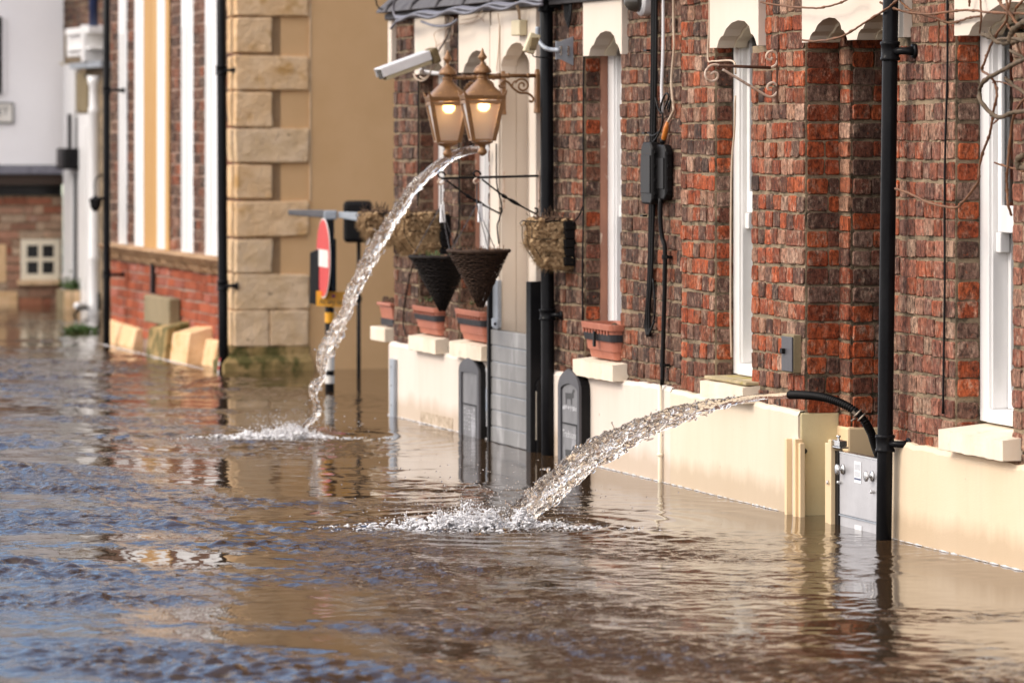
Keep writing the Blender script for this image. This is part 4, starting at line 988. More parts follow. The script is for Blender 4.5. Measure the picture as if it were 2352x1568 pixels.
# ------------------------------------------------------------------ two bronze lanterns on scrolled wall arms
def square_ring(c, hs, z):
    return [(c[0] - hs, c[1] - hs, z), (c[0] + hs, c[1] - hs, z), (c[0] + hs, c[1] + hs, z), (c[0] - hs, c[1] + hs, z)]
def lantern(spx, lpx, dz, label):
    s = S(spx, -.035); w0 = -.035
    # the arm runs straight out of the wall; find its length from the lamp's column
    t_ = (lpx - CX) / F; X0 = A.o.x + s * EX.x; Y0 = A.o.y + s * EX.y
    wl0 = (t_ * Y0 - X0) / (EW.x - t_ * EW.y)
    z = lambda y: A.Zs(s, y + dz, wl0); k = A.Y(s, wl0) / F
    t = thing('wall_lantern', label, 'lantern', A, (s, w0, z(190)), 'bronze lanterns by the painted door')
    # wall plate and arm
    mb = MB().prism([(s - .03, z(260)), (s - .022, z(248)), (s - .022, z(170)), (s, z(158)), (s + .022, z(170)), (s + .022, z(248)), (s + .03, z(260))], w0 - .022, w0)
    mb.build('wall_plate', M['bronze'], t, bevel=.004)
    za = z(174)
    mb = MB().tube([(s, wl0, za), (s, w0 - .01, za)], 4.6 * k, 12)
    for f in (.28, .45, .80): mb.lathe((s, wl0 + (w0 - wl0) * f, za), [(5.8 * k, -.008), (6.2 * k, 0), (5.8 * k, .008)], 12, 'w')
    mb.build('arm', M['bronze'], t, smooth=True)
    def sp(cx, cy, r0, a0, turns, sg=1):
        out = []
        for i in range(25):
            f = i / 24; a = a0 + sg * turns * 2 * math.pi * f; r = r0 * (1 - .82 * f)
            out.append((s, w0 - (cx + r * math.cos(a)) * k / .97, z(0) - (cy + r * math.sin(a)) * k))
        return out
    mb = MB()
    mb.tube(sp(40, 197, 17, -.6, 1.5, -1), 2.5 * k, 8)
    mb.tube(sp(86, 194, 9, 0.2, 1.3, 1), 2.4 * k, 8)
    mb.tube(smooth_path([(s, w0 - a * k / .97, z(0) - b * k) for a, b in ((84, 184), (72, 190), (62, 202), (46, 213), (30, 214), (19, 220), (14, 228), (18, 234), (24, 231))], 5), 2.7 * k, 8)
    mb.tube(smooth_path([(s, w0 - a * k / .97, z(0) - b * k) for a, b in ((64, 198), (61, 190), (56, 187), (54, 191))], 5), 2.2 * k, 8)
    mb.build('scroll', M['bronze'], t, smooth=True)
    # lamp head
    c = (s, wl0)
    L = lambda prof: MB().lathe((s, wl0, 0), [(r * k, z(y)) for r, y in prof], 20)
    L([(.4, 110), (1.5, 112), (5, 122), (10.5, 131), (10, 134), (5, 138), (3.2, 143), (5.5, 147), (7, 149), (13, 152), (19.5, 160), (21, 166), (20, 168), (9, 169), (8.5, 172), (12.5, 174), (12.5, 179), (11, 180), (12, 182), (13, 184)]).build('finial', M['bronze'], t, smooth=True)
    ca, sa = math.cos(math.radians(-8)), math.sin(math.radians(-8))
    def turned(mb):      # the lamp head is twisted a little on its arm
        mb.v = [(s + (p[0] - s) * ca - (p[1] - wl0) * sa, wl0 + (p[0] - s) * sa + (p[1] - wl0) * ca, p[2]) for p in mb.v]; return mb
    rf = MB(); R = [(13, 184, 2), (15, 186, 2), (20, 191, 2.2), (27, 198, 2.8), (34, 206, 4), (40, 213, 6), (45, 219, 9)]; vs = []; N_ = 48
    for (r, y, e_) in R:
        for i in range(N_):
            a = 2 * math.pi * i / N_; cx_, sy_ = math.cos(a), math.sin(a); f = (abs(cx_) ** e_ + abs(sy_) ** e_) ** (-1 / e_)
            vs.append((s + r * k * cx_ * f, wl0 + r * k * sy_ * f, z(y)))
    rf.add(vs, [(i * N_ + j, i * N_ + (j + 1) % N_, (i + 1) * N_ + (j + 1) % N_, (i + 1) * N_ + j) for i in range(len(R) - 1) for j in range(N_)])
    turned(rf).build('roof', M['bronze'], t, smooth=True)
    mb = MB().hexa(square_ring(c, 45.5 * k, z(229)), square_ring(c, 48.5 * k, z(219.5)))
    for (a, b_) in ((-1, -1), (1, -1), (1, 1), (-1, 1)):
        mb.hexa([(s + a * 41 * k, wl0 + b_ * 41 * k, z(219)), (s + a * 49 * k, wl0 + b_ * 41 * k, z(219)), (s + a * 49 * k, wl0 + b_ * 49 * k, z(219)), (s + a * 41 * k, wl0 + b_ * 49 * k, z(219))],
                [(s + a * 50 * k, wl0 + b_ * 50 * k, z(206)), (s + a * 51 * k, wl0 + b_ * 50 * k, z(206)), (s + a * 51 * k, wl0 + b_ * 51 * k, z(206)), (s + a * 50 * k, wl0 + b_ * 51 * k, z(206))])
    mb.lathe((s + 49 * k, wl0, z(222)), [(2.4 * k, -.002), (2.4 * k, .004)], 8, 's')
    turned(mb).build('eaves', M['bronze'], t, bevel=.0015)
    ht, hb_ = 42 * k, 23.5 * k; zt, zb = z(229.5), z(324)
    mb = MB(); e = 4.6 * k
    for (a, b_) in ((-1, -1), (1, -1), (1, 1), (-1, 1)):
        q = lambda h, zz: [(s + a * h - e, wl0 + b_ * h - e, zz), (s + a * h + e, wl0 + b_ * h - e, zz), (s + a * h + e, wl0 + b_ * h + e, zz), (s + a * h - e, wl0 + b_ * h + e, zz)]
        mb.hexa(q(hb_, zb), q(ht, zt))
    for (h, zz, th) in ((ht - .002, zt - 5 * k, 4 * k), (hb_ + 1.2 * k, zb + 2.6 * k, 2.5 * k)):
        for a in (-1, 1):
            mb.box(s - h + e, s + h - e, wl0 + a * h - e * .8, wl0 + a * h + e * .8, zz - th, zz + th)
            mb.box(s + a * h - e * .8, s + a * h + e * .8, wl0 - h + e, wl0 + h - e, zz - th, zz + th)
    turned(mb).build('frame', M['bronze'], t, bevel=.001)
    g = MB()
    for (dx1, dy1) in ((1, 0), (0, -1), (-1, 0), (0, 1)):
        px_, py_ = -dy1, dx1
        P = lambda h, u, zz: (s + dx1 * h + px_ * u, wl0 + dy1 * h + py_ * u, zz)
        g.hexa([P(hb_ - .001, -hb_ + .001, zb + .004), P(hb_ - .001, hb_ - .001, zb + .004), P(hb_ + .001, hb_ - .001, zb + .004), P(hb_ + .001, -hb_ + .001, zb + .004)],
               [P(ht - .001, -ht + .001, zt - .002), P(ht - .001, ht - .001, zt - .002), P(ht + .001, ht - .001, zt - .002), P(ht + .001, -ht + .001, zt - .002)])
    turned(g).build('pane', M['frost'], t)
    MB().ball((s + .25 * ht, wl0, z(244)), 13.5 * k, 3, (1, 1, .9)).build('bulb', M['bulb'], t, smooth=True)
    L([(24, 324.5), (25, 327), (18, 331), (9, 334), (6, 340), (10, 345), (11.5, 350), (8, 355), (3, 358), (.5, 359)]).build('base_drop', M['bronze'], t, smooth=True)
    return s, wl0
lan = lantern(1239, 1108, 0, 'nearer bronze lantern with a lit bulb on a scrolled arm beside the middle drainpipe')
lantern(1160, 1028, 4, 'farther bronze lantern with a lit bulb, partly hidden behind its twin')

# ------------------------------------------------------------------ camera, boxes and cables up on the wall
p1 = Vector(A.pt(988, 131, -.12)); p0 = Vector(A.pt(876, 172, -.40)); ax = (p1 - p0) / 2; axn = ax.normalized()
upv = Vector((0, 0, 1)); upv = (upv - axn * upv.dot(axn)).normalized(); sd_ = axn.cross(upv)
t = thing('security_camera', 'long white security camera with stained rear cap under the lead ledge', 'camera', A, tuple(A.pt(1016, 172, -.02)))
c0 = (p0 + p1) / 2
MB().obox(c0 - upv * .006, ax * .93, sd_ * .034, upv * .030).build('housing', M['ivory'], t, bevel=.008)
mb = MB().obox(c0 + upv * .034 - axn * .012, ax * 1.0, sd_ * .046, upv * .005); mb.obox(c0 + upv * .012 - axn * .012 - sd_ * .044, ax * 1.0, sd_ * .003, upv * .024).obox(c0 + upv * .012 - axn * .012 + sd_ * .044, ax * 1.0, sd_ * .003, upv * .024)
mb.build('sun_shield', M['cam_white'], t, bevel=.003)
MB().obox(p1 + axn * .018, axn * .022, sd_ * .044, upv * .042).build('rear_cap', M['cam_brown'], t, bevel=.01)
MB().obox(p0 - axn * .004, axn * .004, sd_ * .026, upv * .022).build('lens_window', M['smoked'], t)
wm_ = Vector(A.pt(1018, 170, -.035))
mb = MB().tube(smooth_path([p1 - upv * .04 - axn * .05, Vector(A.pt(968, 163, -.11)), Vector(A.pt(990, 168, -.07)), wm_], 5), .012, 8); mb.lathe(wm_, [(.03, 0), (.03, .035)], 12, 'w')
mb.build('mounting_arm', M['cam_white'], t, smooth=True)
mb = MB()
for q in ([(1001, 130), (994, 150), (985, 175), (970, 186), (955, 180), (950, 170)], [(1000, 128), (993, 158), (976, 180), (964, 176)]):
    mb.tube(smooth_path([A.pt(x, y, -.10) for x, y in q], 6), .0035, 6)
mb.build('lead', M['cable_cream'], t, smooth=True)

def cable(name, pts, w, r, mat, label, cat='cable', n=5, group=None):
    P = [A.pt(p[0], p[1], p[2] if len(p) > 2 else w) for p in pts]
    mb = MB().tube(smooth_path(P, n), r, 7)
    o = mb.build(name, mat, None, A, smooth=True); tag(o, label, cat, group); return o
# bundle along the ledge
rng = random.Random(9)
t = thing('cable_bundle', 'thick swagged bundle of grey cables running under the lead ledge', 'cables', A, A.pt(910, 46, -.11))
for j in range(7):
    P = []
    for i in range(23):
        px = 910 + (1245 - 910) * i / 22
        y = 42 - (px - 905) * .118 + 6 * math.sin(i * 1.15 + j * .35) * (.6 + .2 * j / 3) + (j - 3) * 1.7
        P.append(A.pt(px, y, -.125 - .006 * (j % 3)))
    MB().tube(smooth_path(P, 4), .0042 + .0022 * (j % 3), 7).build('cable', M['cable_grey'], t, smooth=True)
for q in ([(913, -10), (905, 8), (904, 28), (910, 40), (930, 44)], [(930, 42), (912, 50), (898, 66)], [(968, 50), (1000, 60), (1030, 58), (1050, 46)]):
    MB().tube(smooth_path([A.pt(x, y, -.13) for x, y in q], 6), .007, 7).build('cable', M['cable_grey'], t, smooth=True)
MB().tube(smooth_path([A.ptD(863, -8, 24.2), A.ptD(866, 12, 24.2), A.ptD(878, 22, 24.2), A.ptD(900, 14, 24.2)], 6), .004, 6).build('cable', M['black_matt'], t, smooth=True)
t = thing('loose_wires', 'tangle of thin cream wires dropping from the ledge behind the lanterns', 'wires', A, A.pt(1030, 50, -.045))
for i, q in enumerate(([(1036, 40), (1030, 62), (1004, 72), (997, 82), (1002, 100), (1000, 120)], [(1040, 44), (1036, 60), (1022, 90), (1006, 118), (998, 134)], [(1022, 40), (1024, 70), (1023, 118), (1026, 160)], [(1040, 40), (1039, 76), (1035, 92), (1012, 100), (1000, 112)], [(1060, 46), (1090, 40), (1108, 26)], [(1056, 56), (1086, 50), (1100, 38), (1112, 50)], [(1143, 30), (1147, 60), (1146, 100), (1142, 150), (1141, 165)])):
    MB().tube(smooth_path([A.pt(x, y, -.05) for x, y in q], 6), .003, 6).build('wire', M['cable_cream'] if i % 2 == 0 else M['rust'], t, smooth=True)
cable('cable', [(1045, 40), (1033, 66), (1024, 92), (1004, 124), (996, 140)], -.055, .003, M['black_matt'], 'thin black wire running down beside the white security camera')
# junction box and sensor
t = thing('junction_box', 'small ivory junction box hung below the ledge above the painted door', 'box', A, A.pt(1192, 45, -.06))
pa, pb_ = A.pt(1180, 83, -.06), A.pt(1204, 45, -.06)
MB().box(pa[0], S(1196, -.06) + .02, -.075, -.032, pa[2], pb_[2]).build('case', M['ivory'], t, bevel=.006)
MB().tube(smooth_path([A.pt(1193, 44, -.05), A.pt(1192, 28, -.06), A.pt(1186, 5, -.08)], 4), .008, 7).build('conduit', M['cable_cream'], t, smooth=True)
t = thing('floodlight_sensor', 'ivory sensor box on a curved grey arm with a trapezoid plate beside the middle drainpipe', 'sensor', A, A.pt(1290, 118, -.02))
pc = Vector(A.pt(1221, 100, -.20))
MB().obox(pc, Vector((.018, 0, .0)), Vector((.0, .026, -.008)), Vector((0, .018, .046))).build('sensor_box', M['ivory'], t, bevel=.006)
MB().obox(pc + Vector((.02, .004, -.002)), Vector((.008, 0, 0)), Vector((0, .018, 0)), Vector((0, .006, .03))).build('mount', M['cam_brown'], t, bevel=.003)
MB().tube(smooth_path([A.pt(1235, 62, -.14), A.pt(1235, 84, -.14), A.pt(1243, 102, -.13), A.pt(1258, 113, -.115), A.pt(1284, 116, -.10)], 6), .0115, 10).build('arm', M['zinc'], t, smooth=True)
a0, a1 = A.W(1276, S(1318)), A.W(1316, S(1318)); sp_ = S(1318)
mb = MB().prism([(a0, A.Zs(sp_, 95)), (a0, A.Zs(sp_, 137)), (a0 + .02, A.Zs(sp_, 136)), (a1, A.Zs(sp_, 151)), (a1, A.Zs(sp_, 84)), (a0 + .02, A.Zs(sp_, 96))], sp_, sp_ + .008, 'wz')
pl_ = mb.build('plate', M['zinc'], t)
mb = MB()
for f in (.25, .68):
    mb.box(sp_ + .0085, sp_ + .014, a0 + (a1 - a0) * f - .006, a0 + (a1 - a0) * f + .006, A.Zs(sp_, 128), A.Zs(sp_, 106)); 
    mb.lathe((sp_ + .014, a0 + (a1 - a0) * f, A.Zs(sp_, 110)), [(.006, 0), (.006, .006)], 8, 's').lathe((sp_ + .014, a0 + (a1 - a0) * f, A.Zs(sp_, 125)), [(.006, 0), (.006, .006)], 8, 's')
mb.build('bolt', M['steel'], pl_)
MB().tube(smooth_path([A.pt(1222, 122, -.18), A.pt(1226, 130, -.15), A.pt(1240, 132, -.12), A.pt(1270, 134, -.05)], 5), .003, 6).build('lead', M['black_matt'], t, smooth=True)
# dome camera
t = thing('dome_camera', 'grey smoked dome camera with white base cut by the top edge', 'camera', A, A.pt(1492, 5, -.01))
sc_ = S(1490); zc_ = A.Zs(sc_, 3)
mb = MB().lathe((sc_, -.002, zc_), [(.07, 0), (.07, -.035), (.062, -.045), (.055, -.048)], 28, 'w'); mb.build('base', M['cam_white'], t, smooth=False)
mb = MB().lathe((sc_, -.05, zc_), [(.052, 0), (.051, -.02), (.045, -.042), (.03, -.06), (.012, -.068), (.001, -.069)], 24, 'w'); mb.build('dome', M['smoked'], t, smooth=True)

# cables down the front of the wall
t = thing('black_cable_run', 'bundle of black cables running down the wall to the splice boxes with a coil below', 'cables', A, A.pt(1500, 300, -.02))
for i, (a, r) in enumerate(((-4, .008), (1, .010), (5, .007))):
    MB().tube(smooth_path([A.pt(1503 + a, -30, -.02), A.pt(1502 + a, 150, -.02 - .004 * i), A.pt(1499 + a, 330, -.02), A.pt(1497 + a * .9, 480, -.02), A.pt(1493 + a * .8, 640, -.022), A.pt(1489 + a * .7, 700, -.022), A.pt(1487 + a, 745, -.02), A.pt(1490 + a * .6, 772, -.02)], 6), r, 8).build('cable', M['black_plastic'], t, smooth=True)
for q in ([(1506, 225), (1512, 250), (1522, 262)], [(1516, 262), (1520, 235), (1530, 215), (1536, 224), (1526, 250)], [(1536, 258), (1540, 232), (1532, 250)], [(1490, 770), (1500, 745), (1505, 700), (1500, 640)], [(1489, 766), (1504, 738)], [(1522, 262), (1520, 290), (1506, 320), (1494, 330)], [(1488, 305), (1500, 312), (1515, 302)]):
    MB().tube(smooth_path([A.pt(x, y, -.03) for x, y in q], 6), .0045, 6).build('cable', M['black_plastic'], t, smooth=True)
for k in range(3): MB().box(S(1497 - k * 4) - .02, S(1497 - k * 4) + .02, -.034, -.012, Zp(1500, 118 + k * 190), Zp(1500, 114 + k * 190)).build('cable_clip', M['black_plastic'], t)
cable('grey_cable', [(1524, -30), (1523, 120), (1520, 200), (1521, 262)], -.018, .0075, M['cam_white'], 'pale grey cable down the wall right of the black cable bundle')
t = thing('cream_cable', 'cream cable ending in an orange sleeve above the right splice box', 'cable', A, A.pt(1528, 280, -.02))
MB().tube(smooth_path([A.pt(*p, -.018) for p in ((1547, -30), (1547, 60), (1548, 110), (1542, 185), (1546, 240), (1546, 256), (1532, 284))], 6), .0058, 8).build('cable', M['cable_cream'], t, smooth=True)
MB().tube([A.pt(1533, 280, -.02), A.pt(1530, 294, -.022), A.pt(1525, 318, -.024), A.pt(1523, 322, -.024)], [.006, .012, .012, .008], 10).build('sleeve', M['orange'], t, smooth=True)
MB().tube([A.pt(1523, 318, -.024), A.pt(1521, 330, -.03)], .012, 10).build('gland', M['black_plastic'], t, smooth=True)
def splice(p0, p1, y0, y1, w, d, label):
    t = thing('splice_box', label, 'cable box', A, A.pt((p0 + p1) / 2, y1, w), 'black cable splice boxes')
    s0, s1 = S(p0, w - d), S(p1, w - d); z0, z1 = A.Zs(s1, y1, w - d), A.Zs(s0, y0, w - d)
    prof = [(s0, z0 + .02), (s0 + .02, z0), (s1 - .02, z0), (s1, z0 + .02), (s1, z1 - .03), (s1 - .03, z1), (s0 + .03, z1), (s0, z1 - .03)]
    b = MB().prism(prof, w - d, w).build('shell', M['black_plastic'], t, bevel=.01, seg=3)
    MB().box(s0 + .015, s1 - .015, w - d - .005, w - d - .0005, z0 + .05, z1 - .06).build('lid', M['black_plastic'], t, bevel=.003)
    for k in range(4): MB().box(s1 + .0005, s1 + .007, w - d * .8, w - d * .2, z0 + (z1 - z0) * (.15 + .22 * k), z0 + (z1 - z0) * (.2 + .22 * k)).build('latch', M['black_plastic'], t, bevel=.002)
splice(1471, 1497, 326, 470, -.02, .05, 'left of the two black splice boxes, rounded top, at the foot of the cable run')
splice(1503, 1528, 332, 460, -.005, .038, 'right of the two black splice boxes, under the orange sleeve')
t = thing('conduit', 'black conduit pipe from the right splice box down to the painted plinth', 'pipe', A, A.pt(1520, 880, -.03))
MB().tube(smooth_path([A.pt(1517, 455, -.04), A.pt(1517, 510, -.04), A.pt(1521, 545, -.035), A.pt(1527, 570, -.03), A.pt(1527, 640, -.03), A.pt(1523, 790, -.03), A.pt(1521, 884, -.035)], 6), .0105, 12).build('pipe', M['black_plastic'], t, smooth=True)
mb = MB()
for (x, y) in ((1527, 590), (1522, 838)):
    c = A.pt(x, y, -.03); mb.lathe(c, [(.0125, -.01), (.0145, -.008), (.0145, .008), (.0125, .01)], 12).box(c[0], c[0] + .03, -.03, -.004, c[2] - .006, c[2] + .006)
mb.build('saddle', M['black_plastic'], t)
cable('vertical_cable', [(1344, 40), (1340, 200), (1340, 480), (1338, 600), (1338, 735)], -.012, .0045, M['black_matt'], 'thin black cable down the wall left of the terracotta trough window')
cable('vertical_cable', [(2176, -20), (2176, 160), (2170, 400), (2170, 640), (2168, 800), (2166, 950)], -.012, .0045, M['black_matt'], 'single black cable down the wall between the near drainpipe and the right window')
cable('vertical_cable', [(1689, 220), (1687, 300), (1680, 400), (1678, 700), (1680, 820)], -.006, .0042, M['cable_cream'], 'cream cable down the edge of the peeling white window')
cable('vertical_cable', [(1629, -20), (1629, 60), (1626, 135), (1640, 141), (1684, 141), (1690, 170)], -.012, .0042, M['cable_cream'], 'black and cream wire stepping round the hood of the peeling window')
cable('vertical_cable', [(960, 130), (961, 300), (960, 480)], -.012, .004, M['black_matt'], 'black cable down the far pier of the pub left of the lanterns')
cable('vertical_cable', [(1052, 60), (1053, 300), (1055, 500), (1042, 560)], -.012, .004, M['black_matt'], 'black cable down the narrow pier behind the lanterns')
cable('vertical_cable', [(1140, 330), (1141, 420), (1152, 470), (1148, 500), (1142, 520), (1146, 560)], -.05, .004, M['black_matt'], 'looping black cable by the painted door surround')
cable('vertical_cable', [(955, 580), (945, 620), (930, 690), (926, 740), (932, 770)], -.012, .004, M['black_matt'], 'looping black cable under the coco liner baskets')
cable('vertical_cable', [(1340, 470), (1330, 495), (1316, 512)], -.03, .0035, M['black_matt'], 'short black irrigation tube running down to the right coco basket')
t = thing('coiled_cable', 'hank of black cable hung by the top of the middle drainpipe', 'cable', A, A.pt(1303, 5, -.02))
for k in range(5): MB().tube(smooth_path([A.pt(1297 + k * 3, -25, -.02), A.pt(1297 + k * 2.6, 30, -.025), A.pt(1302 + k, 52 + k * 3, -.025), A.pt(1308 + k, 30, -.03), A.pt(1310 + k, -25, -.02)], 6), .004, 6).build('loop', M['black_matt'], t, smooth=True)

# meter box
t = thing('meter_box', 'small grey meter box with latch on the red brick by the doorway', 'meter box', A, A.pt(1812, 855, 0))
pa, pb_ = A.pt(1795, 850, -.03), A.pt(1820, 762, -.03)
MB().box(S(1796, -.035), S(1823, -.035), -.035, .0, A.Zs(S(1810), 852), A.Zs(S(1810), 765)).build('case', M['concrete'], t, bevel=.003)
MB().box(S(1796, -.04), S(1820, -.04), -.043, -.0355, A.Zs(S(1810), 849), A.Zs(S(1810), 770)).build('door', M['charcoal'], t, bevel=.002)
MB().box(S(1794, -.05), S(1800, -.05), -.058, -.0435, A.Zs(S(1800), 808), A.Zs(S(1800), 796)).build('latch', M['black_matt'], t, bevel=.002)

# ------------------------------------------------------------------ hanging basket brackets
def obj_tubes(t, name, mat, lists, r, n=6):
    for q in lists: MB().tube(smooth_path(q, 6) if len(q) > 2 else q, r, n).build(name, mat, t, smooth=True)
t = thing('plant_bracket', 'rusty cream painted scroll bracket with nothing on it beside the peeling window', 'bracket', A, A.pt(1788, 170, 0))
s_ = S(1787)
def br(px, py):  # point in the vertical plane of the bracket, straight out from the wall
    w = A.W(px, s_); return (s_, w, A.Zs(s_, py, w))
MB().tube([br(1788, 100), br(1786, 238)], .0085, 8).build('back_bar', M['rust_dark'], t)
MB().tube([br(1650, 151), br(1770, 156)], .0065, 8).build('arm', M['rust_dark'], t, smooth=True)
for q in ([(1770, 156), (1781, 150), (1786, 138), (1783, 124), (1772, 118), (1762, 124), (1761, 134), (1770, 138), (1774, 132)],
          [(1655, 151), (1640, 149), (1628, 154), (1620, 168), (1624, 182), (1636, 187), (1647, 181), (1648, 170), (1640, 166), (1632, 172)],
          [(1660, 160), (1690, 178), (1740, 208), (1765, 222), (1778, 220), (1786, 208), (1784, 196), (1774, 190), (1764, 196), (1764, 205), (1772, 207)]):
    MB().tube(smooth_path([br(x, y) for x, y in q], 6), .0055, 8).build('scroll', M['rust'], t, smooth=True)

def basket_set(att, endx, endy, atty, ydiag, cone, apex, lab_b, lab_c, mat, idx):
    """wall bracket with twisted brace, hooks and a conical wicker basket on three chains"""
    s = S(att, -.03); bp = lambda px, py: (s, A.W(px, s), A.Zs(s, py, A.W(px, s)))
    t = thing('basket_bracket', lab_b, 'bracket', A, bp(att, atty), 'black basket brackets by the painted door')
    MB().tube([bp(att, atty + 74), bp(att, atty - 12)], .006, 6).build('back_bar', M['rust'], t)
    MB().tube(smooth_path([bp(att, atty), bp((att + endx) / 2, (atty + endy) / 2), bp(endx, endy)], 4), .006, 8).build('arm', M['black_matt'], t, smooth=True)
    mx_ = (endx + att) / 2
    P = smooth_path([bp(endx + 12, endy + 4), bp(endx + (att - endx) * .35, endy + (ydiag - endy) * .42), bp(endx + (att - endx) * .5, endy + (ydiag - endy) * .60), bp(att - 14, ydiag), bp(att - 6, ydiag + 1), bp(att - 4, ydiag - 7), bp(att - 10, ydiag - 10)], 6)
    MB().tube(P, [.0045 + (.005 if 9 <= i <= 11 or 13 <= i <= 14 else 0) for i in range(len(P))], 8).build('brace', M['black_matt'], t, smooth=True)
    MB().tube(smooth_path([bp(endx, endy), bp(endx - 7, endy - 8), bp(endx - 2, endy - 15), bp(endx + 7, endy - 12), bp(endx + 9, endy - 6)], 6), .0045, 8).build('hook', M['black_matt'], t, smooth=True)
    MB().tube(smooth_path([bp(endx, endy), bp(endx - 7, endy + 8), bp(endx - 1, endy + 14), bp(endx + 8, endy + 8)], 6), .0045, 8).build('hook', M['rust'], t, smooth=True)
    # basket
    wc = A.W((cone[0] + cone[1]) / 2, s); k = A.Y(s, wc) / F
    R = (cone[1] - cone[0]) / 2 * k; zr = A.Zs(s, cone[2], wc); za = A.Zs(s, apex[1], wc); wa = A.W(apex[0], s)
    b = thing('hanging_basket', lab_c, 'hanging basket', A, (s, wc, zr), 'conical wicker hanging baskets')
    mb = MB(); rng = random.Random(idx); n = 36; rows = 26
    for j in range(rows + 1):      # woven rods: each row a wavy ring
        f = j / rows; r = R * (1 - f) * .985 + .012; z = zr + (za - zr) * f; cw = wc + (wa - wc) * f
        ring = []
        for i in range(n + 1):
            a = 2 * math.pi * i / n; rr = r + (.0065 if (i + j) % 2 else -.004) + rng.uniform(-.001, .001)
            ring.append((s + rr * math.cos(a), cw + rr * math.sin(a), z + rng.uniform(-.003, .003)))
        mb.tube(ring, rng.uniform(.0036, .0052) if j else .010, 5, False)
    for i in range(12):
        a = 2 * math.pi * i / 12
        mb.tube([(s + (R + .004) * math.cos(a), wc + (R + .004) * math.sin(a), zr + .012), (s + .014 * math.cos(a), wa + .014 * math.sin(a), za - .012)], .0035, 5)
    for i in range(90):     # cut twig ends standing off the weave
        a, f = rng.uniform(0, 6.3), rng.random(); r = R * (1 - f) + .014; q = Vector((s + r * math.cos(a), wc + (wa - wc) * f + r * math.sin(a), zr + (za - zr) * f))
        d = Vector((math.cos(a + 1.2), math.sin(a + 1.2), rng.uniform(-.5, .5))).normalized(); mb.tube([q, q + d * rng.uniform(.008, .02)], .0022, 4)
    mb.build('wicker_cone', mat, b, smooth=True)
    mb = MB(); prof = [(R * .97, zr - .01), (.008, za + .01)]
    mb.lathe((s, wc, 0), prof, 20, cap=False); mb.build('liner', M['black_matt'], b)
    mb = MB(); 
    for i in range(130):
        a, r = rng.uniform(0, 6.3), R * math.sqrt(rng.random()) * .96
        mb.ball((s + r * math.cos(a), wc + r * math.sin(a), zr - .012 + rng.uniform(0, .014)), rng.uniform(.008, .018), 1, (1, 1, .6))
    mb.build('soil', M['soil'], b)
    hk = Vector(bp(endx, endy + 12)); ap = hk - Vector((0, 0, 50 * k))
    mb = MB().tube([hk, ap], .0035, 5)
    for i in range(3):
        a = 2.2 + i * 2.094; e = Vector((s + R * math.cos(a), wc + R * math.sin(a), zr + .005)); L = (e - ap).length; m_ = int(L / .014)
        for q in range(m_):
            c = ap + (e - ap) * ((q + .5) / m_); d = (e - ap).normalized(); o2 = d.orthogonal().normalized() * .0028
            if q % 2: o2 = d.cross(o2)
            mb.tube([c - d * .007 - o2 * .1, c - d * .003 + o2, c + d * .003 + o2, c + d * .007], .0013, 4)
            mb.tube([c - d * .007, c - d * .003 - o2, c + d * .003 - o2, c + d * .007], .0013, 4)
    mb.build('chain', M['lead'], b)
    # plant tag clipped on the chain and a few dry shoots
    MB().hexa([(s - .012, wc - .002, ap.z - .085), (s + .012, wc - .002, ap.z - .085), (s + .012, wc + .022, ap.z - .085), (s - .012, wc + .022, ap.z - .085)], [(s - .012, wc, ap.z + .005), (s + .012, wc, ap.z + .005), (s + .012, wc + .016, ap.z + .005), (s - .012, wc + .016, ap.z + .005)]).build('plant_tag', M['label'], b)
    mb = MB()
    for i in range(26):
        a, r = rng.uniform(0, 6.3), R * rng.uniform(.2, .95); p = Vector((s + r * math.cos(a), wc + r * math.sin(a), zr))
        mb.tube([p, p + Vector((rng.uniform(-.01, .01), rng.uniform(-.01, .01), rng.uniform(.01, .035)))], .0018, 4)
    mb.build('dry_shoots', M['leaf'] if idx == 1 else M['twig'], b)
basket_set(1157, 1013, 410, 406, 488, (948, 1076, 590), (1016, 709), 'farther black iron basket bracket, crossing behind the nearer one', 'farther conical basket, darker and lined with black, behind its twin', M['wicker_dark'], 1)
basket_set(1238, 1095, 408, 404, 488, (1036, 1162, 577), (1104, 700), 'nearer black iron basket bracket fixed beside the middle drainpipe', 'nearer conical wicker basket of dark brown woven twigs', M['wicker'], 2)

